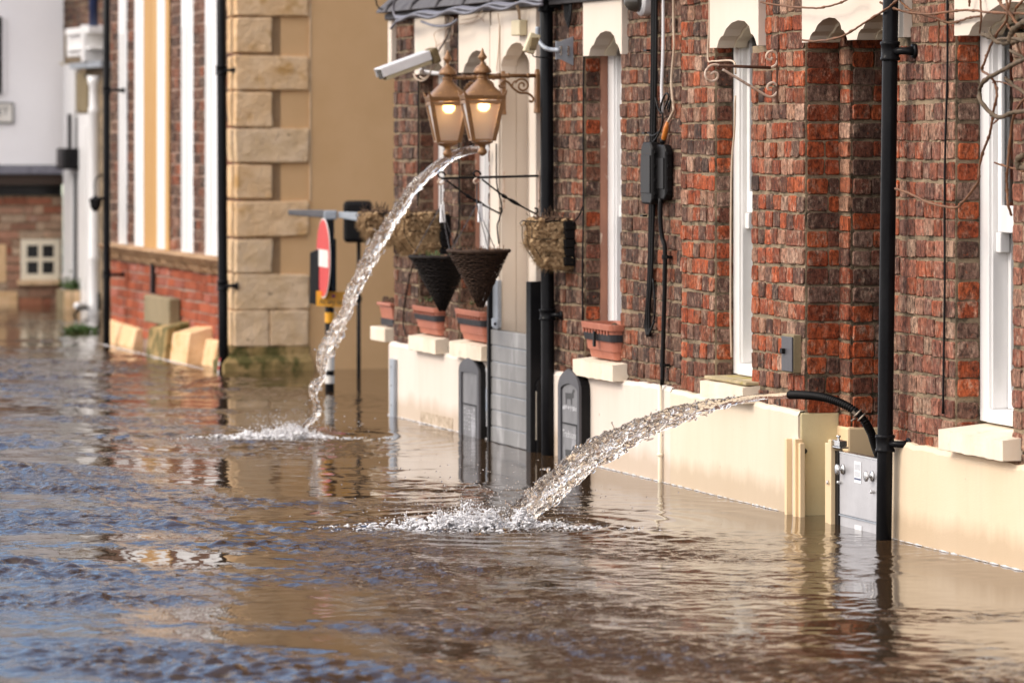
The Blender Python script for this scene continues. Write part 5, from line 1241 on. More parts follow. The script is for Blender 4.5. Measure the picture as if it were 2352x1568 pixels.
# hay-rack troughs with coco liners
HR = lambda t: .58 + .42 * min(1.0, max(0.0, t) / .55) ** .7
def hayrack(px_at, y_top, y_bot, depth, length, label, seed, backpl=True, skew=0.0):
    s1 = S(px_at); s0 = s1 - length; rng = random.Random(seed)
    zt, zb = A.Zs(s1, y_top), A.Zs(s1, y_bot)
    t = thing('hayrack_planter', label, 'wall planter', A, (s1, 0, zb), 'wall troughs lined with coco fibre')
    prof = [(-.02, zb)] + [(-HR(t_) * depth, zb + (zt - zb) * t_) for t_ in np.linspace(0, 1, 9)] + [(-.02, zt)]
    # shaggy surface: a dense skin of lumps and fibres over the half-round core
    mb = MB().prism([(p[0] * .84 if p[0] < -.03 else p[0], p[1] + (.008 if p[1] < zb + .02 else -.004)) for p in prof], s0 + .012, s1 - .014, 'wz'); mb.build('liner_core', M['coco'], t)
    mb = MB(); N = int(2600 * (length + depth) / .45)
    for i in range(N):
        if rng.random() < .45:     # near end face
            tt_ = rng.uniform(-.04, 1.03); w = -depth * HR(tt_) * rng.random(); z = zb + (zt - zb) * tt_
            p = Vector((s1 + rng.uniform(-.004, .006), w, z)); nrm = Vector((1, -.2, 0))
        else:
            tt_ = rng.uniform(-.05, 1.04); s = rng.uniform(s0, s1); w = -depth * (HR(tt_) + .10 * mnoise.noise(Vector((s * 14, tt_ * 3, seed)))) * (1 if tt_ > .02 else rng.random()); z = zb + (zt - zb) * tt_ + .012 * mnoise.noise(Vector((s * 20, w * 20, seed)))
            p = Vector((s, w, z)); nrm = Vector((0, -1, -.3 + .3 * tt_))
        p = p + nrm * (.022 * mnoise.noise(p * 22) + .014 * mnoise.noise(p * 55) - .004)
        r = rng.uniform(.005, .017)
        if rng.random() < .5: mb.ball(p, r, 1, (1, 1, rng.uniform(.5, 1)))
        d = (nrm + Vector((rng.uniform(-1, 1), rng.uniform(-1, 1), rng.uniform(-1.6, .3))) * .9).normalized() * rng.uniform(.012, .048)
        q = p + d + Vector((0, 0, -.006)); o2 = d.orthogonal().normalized() * rng.uniform(.0010, .0026)
        mb.add([p - o2, p + o2, q], [(0, 1, 2)]); o3 = d.cross(o2).normalized() * .002; mb.add([p - o3, p + o3, q], [(0, 1, 2)])
    mb.build('coco_liner', M['coco'], t)
    mb = MB()
    for f in (0.02, .5, .98):
        s = s0 + length * f
        mb.tube(smooth_path([(s, p[0] * 1.06 - .004, p[1]) for p in prof[1:-1]] + [(s, -.01, zt + .004)], 2), .0022, 6)
    for z, d in ((zt, 1.05), (zb + (zt - zb) * .6, .97)): mb.tube([(s1 + .006, -.01, z), (s1 + .006, -depth * d, z), (s0, -depth * d, z), (s0, -.01, z)], .0026, 6)
    mb.build('wire_frame', M['black_matt'], t, smooth=True)
    if backpl:
        mb = MB()
        for k in range(5): mb.hexa([(s1 - .05, -.06 + .008 * (k % 2), zb + (zt - zb) * k / 5), (s1 + .036, -.056 + .008 * (k % 2), zb + (zt - zb) * k / 5), (s1 + .036, -.002, zb + (zt - zb) * k / 5), (s1 - .05, -.002, zb + (zt - zb) * k / 5)],
                                   [(s1 - .05, -.052, zb + (zt - zb) * (k + 1) / 5), (s1 + .034, -.060, zb + (zt - zb) * (k + 1) / 5), (s1 + .034, -.002, zb + (zt - zb) * (k + 1) / 5), (s1 - .05, -.002, zb + (zt - zb) * (k + 1) / 5)])
        mb.build('black_liner', M['black_plastic'], t, bevel=.006)
    mb = MB().box(s0 + .005, s1 - .005, -depth * .93, -.03, zt - .04, zt + .004)
    for i in range(170):
        p = Vector((rng.uniform(s0, s1), -depth * rng.uniform(.1, .95), zt - .004 + rng.uniform(0, .02))); mb.ball(p, rng.uniform(.008, .016), 1, (1, 1, .6))
        if i % 3 == 0: mb.tube([p, p + Vector((rng.uniform(-.025, .025), rng.uniform(-.025, .025), rng.uniform(.01, .06)))], .0016, 4)
    mb.build('soil', M['soil'], t)
    return t
hayrack(1318, 508, 610, .195, .17, 'coco lined wall trough with a black back, right of the middle drainpipe', 1)
tt = hayrack(1032, 492, 588, .23, .40, 'larger coco lined wall trough behind the conical baskets', 2)
s_h = S(1030); MB().hexa([(s_h + .016, -.045, A.Zs(s_h, 560)), (s_h + .02, -.045, A.Zs(s_h, 560)), (s_h + .02, -.02, A.Zs(s_h, 560)), (s_h + .016, -.02, A.Zs(s_h, 560))], [(s_h + .016, -.055, A.Zs(s_h, 500)), (s_h + .02, -.055, A.Zs(s_h, 500)), (s_h + .02, -.03, A.Zs(s_h, 500)), (s_h + .016, -.03, A.Zs(s_h, 500))]).build('plant_tag', M['label'], tt)
hayrack(915, 492, 556, .17, .20, 'smaller coco lined wall trough at the far corner of the pub, against the tan wall', 3, False)

# terracotta troughs on the sills
def trough(p0, p1, y_rim, y_bot, dpt, si, label, plant, seed, tape=False):
    zt_s, w0 = SILLS[si][1] + .012, -.06
    s0, s1 = S(p0, w0), S(p1, w0); rng = random.Random(seed)
    zt = A.Zs((s0 + s1) / 2, y_rim, w0); zb = zt_s
    t = thing('terracotta_trough', label, 'plant pot', A, ((s0 + s1) / 2, w0 + dpt / 2, zb), 'terracotta plastic troughs on the sills')
    def ring(ins, z, r):
        a, b_, c, d = s0 + ins, s1 - ins, w0 + ins, w0 + dpt - ins; out = []
        for (cx_, cy_, a0) in ((b_ - r, c + r, -90), (b_ - r, d - r, 0), (a + r, d - r, 90), (a + r, c + r, 180)):
            for k in range(5): q = math.radians(a0 + k * 22.5); out.append((cx_ + r * math.cos(q), cy_ + r * math.sin(q), z))
        return out
    h = zt - zb; rings = [ring(.040, zb, .03), ring(.034, zb + .02 * h, .03), ring(.026, zb + h * .22, .035), ring(.020, zb + h * .24, .035), ring(.008, zt - h * .17, .04), ring(-.004, zt - h * .165, .04), ring(-.007, zt - h * .01, .04), ring(-.006, zt, .04), ring(.006, zt, .035), ring(.012, zt - h * .15, .035)]
    mb = MB(); N = 20
    for i in range(len(rings) - 1): mb.add(rings[i] + rings[i + 1], [(k, (k + 1) % N, N + (k + 1) % N, N + k) for k in range(N)])
    mb.add(rings[0], [tuple(range(N - 1, -1, -1))]); mb.add(rings[-1], [tuple(range(N))])
    mb.build('pot', M['terracotta'], t, smooth=False)
    mb = MB()
    for i in range(9): mb.box(s0 + .03 + (s1 - s0 - .06) * i / 9, s0 + .042 + (s1 - s0 - .06) * i / 9, w0 + .0, w0 + .012, zb + h * .70, zb + h * .82)
    mb.build('rib', M['terracotta'], t)
    zs_ = zb + h * .52; A_, B_ = ring(.006, zs_, .04), ring(.002, zs_ + h * .20, .04)
    mb = MB().add(A_ + B_, [(k, (k + 1) % N, N + (k + 1) % N, N + k) for k in range(N)])
    mb.box(s1 + .0, s1 + .02, w0 + dpt * .5, w0 + dpt + .03, zs_, zs_ + h * .2)
    o = mb.build('strap', M['strap'], t); o.modifiers.new('s', 'SOLIDIFY').thickness = .006
    if tape: MB().box((s0 + s1) / 2 - .012, (s0 + s1) / 2 + .012, w0 - .014, w0 - .002, zs_ - .03, zs_ + h * .26).build('buckle', M['black_plastic'], t, bevel=.004)
    mb = MB()
    for i in range(160):
        p = Vector((rng.uniform(s0 + .02, s1 - .02), rng.uniform(w0 + .02, w0 + dpt - .02), zt - (.03 if not plant else .006) + rng.uniform(0, .012))); mb.ball(p, rng.uniform(.008, .016), 1, (1, 1, .7))
    mb.build('soil', M['soil'], t)
    if plant:
        mb = MB()
        for i in range(70):
            p = Vector((rng.uniform(s0 + .02, s1 - .02), rng.uniform(w0 + .02, w0 + dpt - .02), zt))
            d = Vector((rng.uniform(-.02, .02), rng.uniform(-.02, .02), rng.uniform(.015, .045))); mb.tube([p, p + d], [.003, .0012], 4)
        mb.build('dead_stems', M['twig'], t)
        mb = MB(); c = Vector((s0 + (s1 - s0) * .3, w0 + .06, zt + .02))
        for i in range(22):
            p = c + Vector((rng.gauss(0, .018), rng.gauss(0, .018), rng.uniform(0, .035))); d = Vector((rng.uniform(-1, 1), rng.uniform(-1, 1), rng.uniform(-.2, .8))).normalized() * .013; e = d.orthogonal().normalized() * .006
            mb.add([p, p + d * .5 + e, p + d, p + d * .5 - e], [(0, 1, 2, 3)])
        mb.build('seedling', M['leaf'], t)
trough(946, 1000, 704, 773, .16, 0, 'terracotta trough of dead stems on the far sill, below the darker conical basket', True, 1)
trough(1044, 1106, 712, 786, .17, 1, 'terracotta trough of dead stems on the sill beside the grey barrier', True, 2)
trough(1334, 1404, 742, 822, .19, 2, 'empty terracotta trough with a black buckled strap on the sill above the arched chalkboard', False, 3, True)
t = thing('terracotta_trough', 'terracotta trough end peeping round the far corner of the pub', 'plant pot', A, (-.25, .05, Zp(905, 754)), 'terracotta plastic troughs on the sills')
sc0, sc1 = -.38, -.12; zc0, zc1 = A.Zs(-.12, 752), A.Zs(-.12, 697); wc_ = A.W(880, -.25)
MB().hexa([(sc0 + .02, wc_ + .03, zc0), (sc1, wc_ + .03, zc0), (sc1, .12, zc0), (sc0 + .02, .12, zc0)], [(sc0 - .01, wc_ + .012, zc1 - .02), (sc1, wc_ + .012, zc1 - .02), (sc1, .12, zc1 - .02), (sc0 - .01, .12, zc1 - .02)]).build('pot', M['terracotta'], t, bevel=.008)
MB().box(sc0 - .02, sc1 + .01, wc_, .12, zc1 - .019, zc1).build('rim', M['terracotta'], t, bevel=.005)
MB().box(sc0 + .0, sc1 + .012, wc_ + .02, .12, zc0 + .005, zc0 + .045).build('strap', M['strap'], t)
mb = MB(); rng = random.Random(4)
for i in range(24): mb.ball((rng.uniform(sc0, sc1), rng.uniform(wc_ + .02, .1), zc1 + rng.uniform(0, .02)), rng.uniform(.008, .016))
mb.build('soil', M['soil'], t)

# ------------------------------------------------------------------ flood barriers
sb0, sb1 = S(1131, -.045), S(1219, -.045)
t = thing('flood_barrier', 'stack of washed grey flood planks across the painted door', 'flood barrier', A, (sb0, -.05, 0))
ztop, pitch = A.Zs(sb0, 755, -.045), 37.0 / F * A.Y(sb0)
z = ztop; k = 0
while z > -.3:
    MB().box(sb0, sb1, -.062 + .0015 * (k % 2), -.02, z - pitch + .005, z).build('plank', M['grey_board'], t, bevel=.004); z -= pitch; k += 1
MB().box(sb0, sb1, -.055, -.025, -.3, ztop - .004).build('seal', M['zinc'], t)
MB().box(S(1124, -.07), sb0 - .001, -.075, -.0, -.3, A.Zs(sb0, 640)).build('post', M['black_matt'], t, bevel=.004)
MB().box(sb0 + .001, S(1144, -.05), -.052, -.031, ztop + .003, A.Zs(sb0, 642)).build('upper_rail', M['zinc'], t, bevel=.003)
lt = MB().box(S(1132, -.07), S(1145, -.07), -.078, -.053, A.Zs(sb0, 748), A.Zs(sb0, 728)).build('latch', M['zinc'], t, bevel=.004)
MB().lathe((S(1138, -.08), -.0785, A.Zs(sb0, 740)), [(.008, 0), (.008, -.008)], 10, 'w').build('bolt', M['black_matt'], lt)
MB().box(S(1219, -.06) + .001, S(1226, -.06) + .028, -.085, -.0, -.3, A.Zs(sb1, 645)).build('post', M['black_matt'], t, bevel=.004)

t = thing('notice_case', 'narrow black notice case with a faded cream and pink poster, standing in the flood', 'notice board', A, (S(1230, -.05), -.05, 0))
n0, n1 = S(1223, -.055), S(1234.5, -.055); zt0 = A.Zs(n0, 874, -.055)
MB().hexa([(n0, -.055, -.3), (n1, -.055, -.3), (n1, -.004, -.3), (n0, -.004, -.3)], [(n0, -.055, zt0), (n1, -.055, zt0), (n1, -.004, zt0 + .035), (n0, -.004, zt0 + .035)]).build('case', M['black_plastic'], t, bevel=.004)
po = MB().box(n0 + .004, n1 - .012, -.0585, -.0555, A.Zs(n0, 1008, -.055), A.Zs(n0, 897, -.055)).build('poster', M['paper'], t)
mb = MB(); rng = random.Random(5)
for k in range(22):
    zz = A.Zs(n0, 1000 - k * 4.6, -.055)
    if k in (8, 15): continue
    mb.box(n0 + .008, n1 - .016 - rng.uniform(0, .02), -.0595, -.0587, zz, zz + .004)
mb.build('lettering', pm('pink_print', (.55, .16, .17), (.45, .28, .24), 30), po)
mb = MB()
for a in (.18, .62): mb.box(n0 + (n1 - n0) * a, n0 + (n1 - n0) * (a + .2), -.0568, -.0552, A.Zs(n0, 886, -.055), A.Zs(n0, 877, -.055))
mb.build('vent_slot', M['dark'], t)

# arched pub boards
def arched_board(p0, p1, pside, ytop, ysh, ybase, label, d, seed, words):
    rng = random.Random(seed); s0, s1 = S(p0, -d), S(p1, -d); sm = (s0 + s1) / 2
    zt, zs = A.Zs(sm, ytop, -d), A.Zs(sm, ysh, -d); W = s1 - s0
    t = thing('pub_board', label, 'notice board', A, (sm, -d, 0), 'arched black pub boards against the plinth')
    def arch(s0, s1, zs, zt, n=7):
        c, h = (s0 + s1) / 2, (s1 - s0) / 2; out = [(s0, -.3), (s1, -.3)]
        for i in range(n + 1): a = i / n * 1.15; out.append((s1 - h * (1 - math.cos(a)) / (1 - math.cos(1.15)), zs + (zt - zs) * math.sin(a) / math.sin(1.15)))
        for i in range(n - 1, -1, -1): a = i / n * 1.15; out.append((s0 + h * (1 - math.cos(a)) / (1 - math.cos(1.15)), zs + (zt - zs) * math.sin(a) / math.sin(1.15)))
        return out
    outer, inner = arch(s0, s1, zs, zt), arch(s0 + W * .13, s1 - W * .09, zs - .01, zt - W * .20)
    MB().prism(outer, -d + .012, -.0285).build('body', M['black_matt'], t)
    mb = MB(); n = len(outer)
    vs = [(p[0], -d, p[1]) for p in outer] + [(p[0], -d, p[1]) for p in inner] + [(p[0], -d + .0119, p[1]) for p in outer] + [(p[0], -d + .0119, p[1]) for p in inner]
    fs = []
    for i in range(1, n):
        j = (i + 1) % n
        fs += [(i, j, n + j, n + i), (n + i, n + j, 3 * n + j, 3 * n + i), (j, i, 2 * n + i, 2 * n + j)]
    mb.add(vs, fs).build('frame', M['charcoal'], t)
    panel = MB().prism(inner, -d + .0095, -d + .0115).build('panel', M['slate_panel'], t)
    zl_ = zt - (zt + .02) * .56
    mb = MB().box(s0 + W * .15, s1 - W * .11, -d + .004, -d + .0092, zl_ - .006, zl_).box(s1 - W * .17, s1 - W * .11, -d + .004, -d + .0092, -.3, zl_ - .0061)
    mb.build('inner_rail', M['black_matt'], panel)
    if words:
        wd = W * .66
        vs, fs = text_polys('Traditional', .05); sx = wd / (max(v.x for v in vs) - min(v.x for v in vs)); zc = zl_ - .055
        MB().add([(sm - W * .02 + v.x * sx, -d + .0088, zc + v.y) for v in vs], fs).build('lettering', M['chalk'], panel)
        for zc2, zs2 in ((zl_ + .115, .055), (zl_ - .16, .06)):     # small dark animal with washed-out caption
            mb = MB(); c = sm - W * .01
            q = [(-.42, .5), (-.38, -.5), (-.28, -.5), (-.24, 0), (.05, 0), (.1, -.5), (.2, -.5), (.22, .1), (.36, .2), (.34, .6), (.44, .75), (.40, .95), (.26, .9), (.16, .55), (-.2, .52)]
            qs = [(c + a * wd * .8, zc2 + b_ * zs2) for a, b_ in q]
            mb.add([(a, -d + .0090, b_) for a, b_ in qs], [tuple(range(len(qs)))])
            mb.build('animal_mark', M['ink'], panel)
            mb = MB(); u = c - wd * .5
            while u < c + wd * .45:
                L = rng.uniform(.004, .014); h = rng.uniform(.006, .02)
                mb.box(u, u + L, -d + .0086, -d + .0090, zc2 - zs2 * .62 - h, zc2 - zs2 * .62 + rng.uniform(-.004, .004)); u += L + rng.uniform(.006, .018)
            mb.build('chalk_caption', M['chalk'], panel)
    else:
        mb = MB()
        for k in range(5):
            u = s0 + W * (.2 + .12 * k); 
            for q in range(6): zz = zl_ - .03 - q * .02 - rng.uniform(0, .01); mb.box(u, u + rng.uniform(.008, .02), -d + .0086, -d + .0090, zz, zz + rng.uniform(.003, .009))
        mb.build('chalk_caption', M['chalk'], panel)
arched_board(1053, 1099, 1108, 821, 853, 1004, 'farther arched black board, its chalk washed out, left of the grey barrier', .075, 1, False)
arched_board(1281, 1330, 1340, 847, 892, 1060, 'nearer arched black board reading Traditional, right of the middle drainpipe', .085, 2, True)
sx_ = S(1119, -.034); MB()
t = thing('plinth_notice', 'slim blue and white notice on the plinth between the arched board and the grey barrier', 'notice', A, (S(1120), -.03, .1))
nt_ = MB().box(S(1117, -.03), S(1124, -.03), -.034, -.0305, Zp(1120, 976), Zp(1120, 842)).build('sheet', M['label'], t)
MB().box(S(1118, -.03), S(1123, -.03), -.036, -.0345, Zp(1120, 940), Zp(1120, 890)).build('picture', pm('pale_blue_print', (.42, .5, .62), (.6, .62, .66), 20), nt_)
# grey strip at the far corner of the plinth
t = thing('corner_guard', 'grey metal strip guarding the far bottom corner of the pub plinth', 'corner guard', A, (-.01, -.035, 0))
MB().box(S(894, -.05), S(904, -.05), -.05, -.03, -.2, Zp(900, 820)).build('strip', M['zinc'], t, bevel=.003)
mb = MB()
for y in (838, 880, 925): mb.lathe((S(899, -.05), -.0505, Zp(900, y)), [(.006, 0), (.006, -.004)], 8, 'w')
mb.build('screw', M['steel'], t)

# second barrier of aluminium in its cream channels
yb = -.02
q0, q1 = S(1928, yb), S(2052, yb)
t = thing('flood_barrier', 'speckled aluminium flood panel with knobs and a white sticker behind the near drainpipe', 'flood barrier', A, (q0, yb, 0))
zt_ = A.Zs(q0, 1040, yb); zj = A.Zs(q0, 1181, yb)
MB().box(q0, q1, yb, yb + .03, zj + .003, zt_).build('panel', M['alu'], t, bevel=.003)
MB().box(q0, q1, yb + .002, yb + .03, -.3, zj - .003).build('panel', M['alu'], t, bevel=.003)
MB().box(q0, q1, yb - .003, yb + .03, zj - .0028, zj + .0028).build('seal', M['zinc'], t)
MB().box(q0, q1, yb - .002, yb + .032, zt_ + .0005, zt_ + .008).build('top_edge', M['steel'], t)
for i, (px, py) in enumerate(((1937, 1077), (2004, 1093))):
    c = A.pt(px, py, yb); mb = MB().lathe(c, [(.022, -.002), (.020, -.006), (.007, -.010), (.006, -.018), (.016, -.021), (.021, -.024), (.021, -.030), (.016, -.033), (.002, -.034)], 20, 'w')
    mb.build('knob', M['steel'], t, smooth=True)
for (px, py) in ((1931, 1107), (2007, 1129)):
    c = A.pt(px, py, yb); MB().lathe(c, [(.007, -.001), (.007, -.014), (.004, -.016)], 12, 'w').build('bolt', M['steel'], t)
l0, l1 = S(1963, yb), S(1979, yb)
lb = MB().box(l0, l1, yb - .0022, yb - .0004, A.Zs(l0, 1107, yb), A.Zs(l0, 1058, yb)).build('sticker', M['label'], t)
mb = MB(); 
for k in range(5): mb.box(l0 + .008, l1 - .008, yb - .0028, yb - .0023, A.Zs(l0, 1066 + k * 2.6, yb), A.Zs(l0, 1065 + k * 2.6, yb))
for k in range(5): mb.box(l0 + .008, l1 - .012, yb - .0028, yb - .0023, A.Zs(l0, 1083 + k * 2.2, yb), A.Zs(l0, 1082.3 + k * 2.2, yb))
mb.build('print', M['zinc'], lb)
MB().box(l0 + .003, l1 - .003, yb - .0028, yb - .0023, A.Zs(l0, 1100, yb), A.Zs(l0, 1096, yb)).build('print', M['blue_pipe'], lb)
MB().box(l0, l1, yb - .0005, yb + .0015, A.Zs(l0, 1222, yb), A.Zs(l0, 1204, yb)).build('sticker', M['label'], t)
ch = MB().box(S(1901, yb), S(1913, yb), yb - .012, yb + .03, -.3, A.Zs(q0, 1021, yb)).box(S(1913, yb) + .001, S(1920, yb), yb - .022, yb + .03, -.3, A.Zs(q0, 1011, yb)).build('channel', M['cream_warm'], t, bevel=.003)
MB().box(S(1920, yb) + .001, q0 - .001, yb - .004, yb + .03, -.3, A.Zs(q0, 1036, yb)).build('gasket', M['black_plastic'], ch)
c = A.pt(1908, 1107, yb - .013); MB().lathe(c, [(.009, 0), (.009, -.016), (.005, -.018)], 12, 'w').build('bolt', M['steel'], ch)
mb = MB().box(S(1919, yb), S(1935, yb), yb - .014, yb + .02, A.Zs(q0, 1024, yb), A.Zs(q0, 1011, yb)).box(S(1918, yb), S(1938, yb), yb - .018, yb + .022, A.Zs(q0, 1028, yb), A.Zs(q0, 1024.5, yb))
cc = A.pt(1926, 1011, yb); mb.lathe((cc[0], yb, cc[2]), [(.005, 0), (.005, .012), (.009, .013), (.009, .02), (.004, .021)], 10)
mb.build('clamp', M['steel'], t, bevel=.002)
r0_, r1_ = S(1809, -.05), S(1835, -.05)
t = thing('barrier_channel', 'empty cream flood barrier channel with a black slot at the olive painted doorway', 'channel', A, ((r0_ + r1_) / 2, -.05, 0))
za_, zb_ = -.3, Zp(1820, 1003, -.05)
u = lambda px: S(px, -.05)
MB().box(u(1808), u(1813), -.062, -.029, za_, zb_ - .01).box(u(1827.5), u(1833), -.062, -.029, za_, zb_ - .005).box(u(1833) + .0005, u(1838), -.050, -.029, za_, zb_ - .02).build('flange', M['cream_warm'], t, bevel=.002)
MB().box(u(1813), u(1827), -.038, -.029, za_, zb_).build('back', M['cream'], t)
MB().box(u(1822.5), u(1827), -.050, -.0385, za_, zb_ - .05).build('seal', M['black_plastic'], t)
c = A.pt(1843, 1036, 0); 
mb = MB().lathe((door2[0] + .006, A.W(1843, door2[0]) + .006, A.Zs(door2[0], 1035)), [(.009, 0), (.011, .006), (.006, .012)], 12, 's'); mb.build('stud', M['black_matt'], t)

# ------------------------------------------------------------------ corrugated pump hose
hp = [(1815, 906.5, -.20), (1835, 906.5, -.20), (1860, 908, -.19), (1890, 912, -.17), (1918, 920, -.14), (1945, 932, -.11), (1968, 947, -.08), (1986, 967, -.05), (1998, 988, -.02), (2005, 1006, .0), (2012, 1030, .03), (2022, 1060, .06), (2030, 1120, .08)]
P = smooth_path([A.pt(*p) for p in hp], 16); t = thing('pump_hose', 'black corrugated pump hose with a steel clip arching out from behind the near drainpipe', 'hose', A, tuple(P[0]))
# resample evenly and alternate ridge and groove
L = [0]
for a, b_ in zip(P[:-1], P[1:]): L.append(L[-1] + (b_ - a).length)
step = .0027; N = int(L[-1] / step); Q = []
for i in range(N):
    d = i * step; j = max(0, min(len(L) - 2, np.searchsorted(L, d) - 1)); f = (d - L[j]) / max(1e-9, L[j + 1] - L[j]); Q.append(P[j].lerp(P[j + 1], min(1, max(0, f))))
rh = .0172
MB().tube(Q, [rh * (.87 + .15 * math.sin(i * 2 * math.pi / 4)) for i in range(N)], 18).build('tube', M['black_plastic'], t, smooth=True)
ci = min(range(N), key=lambda i: (Q[i] - Vector(A.pt(1976, 952, -.07))).length)
d = (Q[ci + 3] - Q[ci - 3]).normalized()
mb = MB()
for o_ in (-.011, .011):
    cc = Q[ci] + d * o_; ring = []; n1_ = d.orthogonal().normalized(); n2_ = d.cross(n1_)
    for i in range(25): a = 2 * math.pi * i / 24; ring.append(cc + (n1_ * math.cos(a) + n2_ * math.sin(a)) * rh * 1.12)
    mb.tube(ring, .0038, 6, False)
mb.obox(Q[ci] + Vector((0, -.02, .008)), d * .012, d.orthogonal().normalized() * .006, d.cross(d.orthogonal()).normalized() * .006).tube([Q[ci] + Vector((0, -.018, -.012)), Q[ci] + Vector((-.03, -.022, -.024))], .004, 6)
mb.build('hose_clip', pm('dull_clip', (.34, .28, .22), (.24, .2, .16), 20, rough=.4, metal=.7), t)

# ------------------------------------------------------------------ pumped water
def jet(name, label, path, Y0, Y1, seed, lumpy, strands, beads, vox, fat):
    """path: (px, py, half width px); distance runs from Y0 to Y1"""
    rng = random.Random(seed); C = []; R = []
    n = len(path)
    raw = [Vector(((p[0] - CX) / F * (Y0 + (Y1 - Y0) * i / (n - 1)), Y0 + (Y1 - Y0) * i / (n - 1), H - (p[1] - HY) / F * (Y0 + (Y1 - Y0) * i / (n - 1)))) for i, p in enumerate(path)]
    rr = [p[2] * fat / F * (Y0 + (Y1 - Y0) * i / (n - 1)) for i, p in enumerate(path)]
    K = 26; C = smooth_path(raw, K); R = [float(np.interp(i / K, range(n), rr)) for i in range(len(C))]
    L = [0]
    for a, b_ in zip(C[:-1], C[1:]): L.append(L[-1] + (b_ - a).length)
    mb = MB()
    def surf(offs, rs, NS, amp, fl, sd):
        vs = []; t0 = None; m = len(C)
        for i in range(m):
            tg = (C[min(i + 1, m - 1)] - C[max(i - 1, 0)]).normalized()
            side = tg.cross(Vector((0, 1, 0)));  side = side.normalized() if side.length > 1e-4 else Vector((0, 0, 1))
            up_ = side.cross(tg)
            f = i / (m - 1); A_ = amp * min(1, .10 + f * lumpy)
            c = C[i] + side * offs[i][0] + up_ * offs[i][1]
            for k in range(NS):
                a = 2 * math.pi * k / NS
                q = Vector((math.cos(a) * 1.3, math.sin(a) * 1.3, L[i] * fl + sd))
                nz = mnoise.noise(q * 1.0) + .55 * mnoise.noise(q * 2.7 + Vector((5, 1, 2))) + .30 * mnoise.noise(q * 6.1)
                r = rs[i] * max(.18, 1 + A_ * nz)
                vs.append(c + (side * math.cos(a) + up_ * math.sin(a) * .85) * r)
        fs = [(i * NS + k, i * NS + (k + 1) % NS, (i + 1) * NS + (k + 1) % NS, (i + 1) * NS + k) for i in range(m - 1) for k in range(NS)]
        fs += [tuple(range(NS - 1, -1, -1)), tuple((m - 1) * NS + k for k in range(NS))]
        mb.add(vs, fs)
    m = len(C)
    # a smooth core that breaks up, loose strands, and beads strung along the flow; fused into one skin afterwards
    surf([(0, 0)] * m, [r * (.86 if i < m * .10 else .86 - .46 * min(1, (i / m - .10) * lumpy * 1.6)) for i, r in enumerate(R)], 32, .9, 11.0, seed * 3.1)
    for sidx in range(strands):
        a0, fr = rng.uniform(0, 6.3), rng.uniform(3, 7); offs = []
        for i in range(m):
            f = i / (m - 1); sp_ = R[i] * (.15 + .60 * min(1, f * lumpy))
            a = a0 + 2.4 * mnoise.noise(Vector((L[i] * fr, sidx * 3.7, seed)))
            offs.append((math.cos(a) * sp_, math.sin(a) * sp_))
        surf(offs, [r * rng.uniform(.17, .26) for r in R], 12, 1.5, rng.uniform(22, 34), seed + sidx * 7.7)
    def frame_at(j):
        tg = (C[min(j + 1, m - 1)] - C[max(j - 1, 0)]).normalized(); sd = tg.cross(Vector((0, 1, 0))).normalized(); return tg, sd, sd.cross(tg)
    def bead(p, tg, r, st):
        q = tg.to_track_quat('Z', 'Y'); key = 2
        if key not in _ICO: MB().ball((0, 0, 0), 1, 2)
        vs, fs = _ICO[key]; mb.add([p + q @ Vector((v.x * r, v.y * r, v.z * r * st)) for v in vs], fs)
    for i in range(int(beads)):
        f = rng.random() ** .8; j = int((.06 + .94 * f) * (m - 1)); tg, sd, up_ = frame_at(j)
        spread = R[j] * min(1, .25 + f * lumpy); a = rng.uniform(0, 6.3); rad = spread * math.sqrt(rng.random()) * (1.0 if rng.random() < .9 else 1.25)
        p = C[j] + (sd * math.cos(a) + up_ * math.sin(a) * .8) * rad
        bead(p, (tg + Vector((rng.gauss(0, .17), rng.gauss(0, .17), rng.gauss(0, .17)))).normalized(), max(.003, R[j] * rng.uniform(.06, .165)), rng.uniform(1.5, 4.6))
    # ligaments pulled off the lower edge, each ending in a drop
    for i in range(int(strands * 5)):
        j = int(rng.uniform(.2, .97) * (m - 1)); f = j / m; tg, sd, up_ = frame_at(j); sd = sd * rng.choice((-1, 1))
        p = C[j] + sd * R[j] * .75; ln = R[j] * rng.uniform(.3, 1.0) * min(1, .3 + f); d = (sd * rng.uniform(.4, 1) - tg * rng.uniform(-.3, 1.2)).normalized(); r0 = max(.0026, R[j] * rng.uniform(.05, .09))
        mb.tube(smooth_path([p - sd * R[j] * .3, p + d * ln * .5, p + d * ln], 3), [r0 * 2.2, r0 * 1.8, r0 * 1.3, r0, r0 * .9, r0, r0 * 1.2], 7)
        mb.ball(p + d * ln, r0 * 1.7, 2)
    o = mb.build(name, M['jet'], None, G, smooth=True); tag(o, label, 'water jet')
    rm = o.modifiers.new('fuse', 'REMESH'); rm.mode = 'VOXEL'; rm.voxel_size = vox; rm.use_smooth_shade = True
    sm = o.modifiers.new('relax', 'SMOOTH'); sm.factor = .5; sm.iterations = 2
    return o
J1 = [(1110, 343, 9), (1101, 343, 9.5), (1061, 349, 11), (1024.5, 366.5, 13), (987.5, 396, 16), (950.6, 430.5, 17), (918.6, 480, 18), (889, 524, 19), (859.6, 571, 20), (840, 612.6, 18), (820, 652, 16), (804, 684, 17), (794, 719, 14), (772, 762, 18), (748, 806, 20), (738, 839, 12), (742, 863, 6), (722, 890, 13), (724, 921, 7), (729, 947.5, 9), (704, 974, 6), (686, 997, 9)]
Ya = A.Y(S(1105, -.10), -.10)
jet('water_jet', 'long thin jet of pumped water falling from behind the nearer lantern', J1, Ya, H * F / (1001 - HY), 2, 1.8, 4, 680, .0024, 1.06)
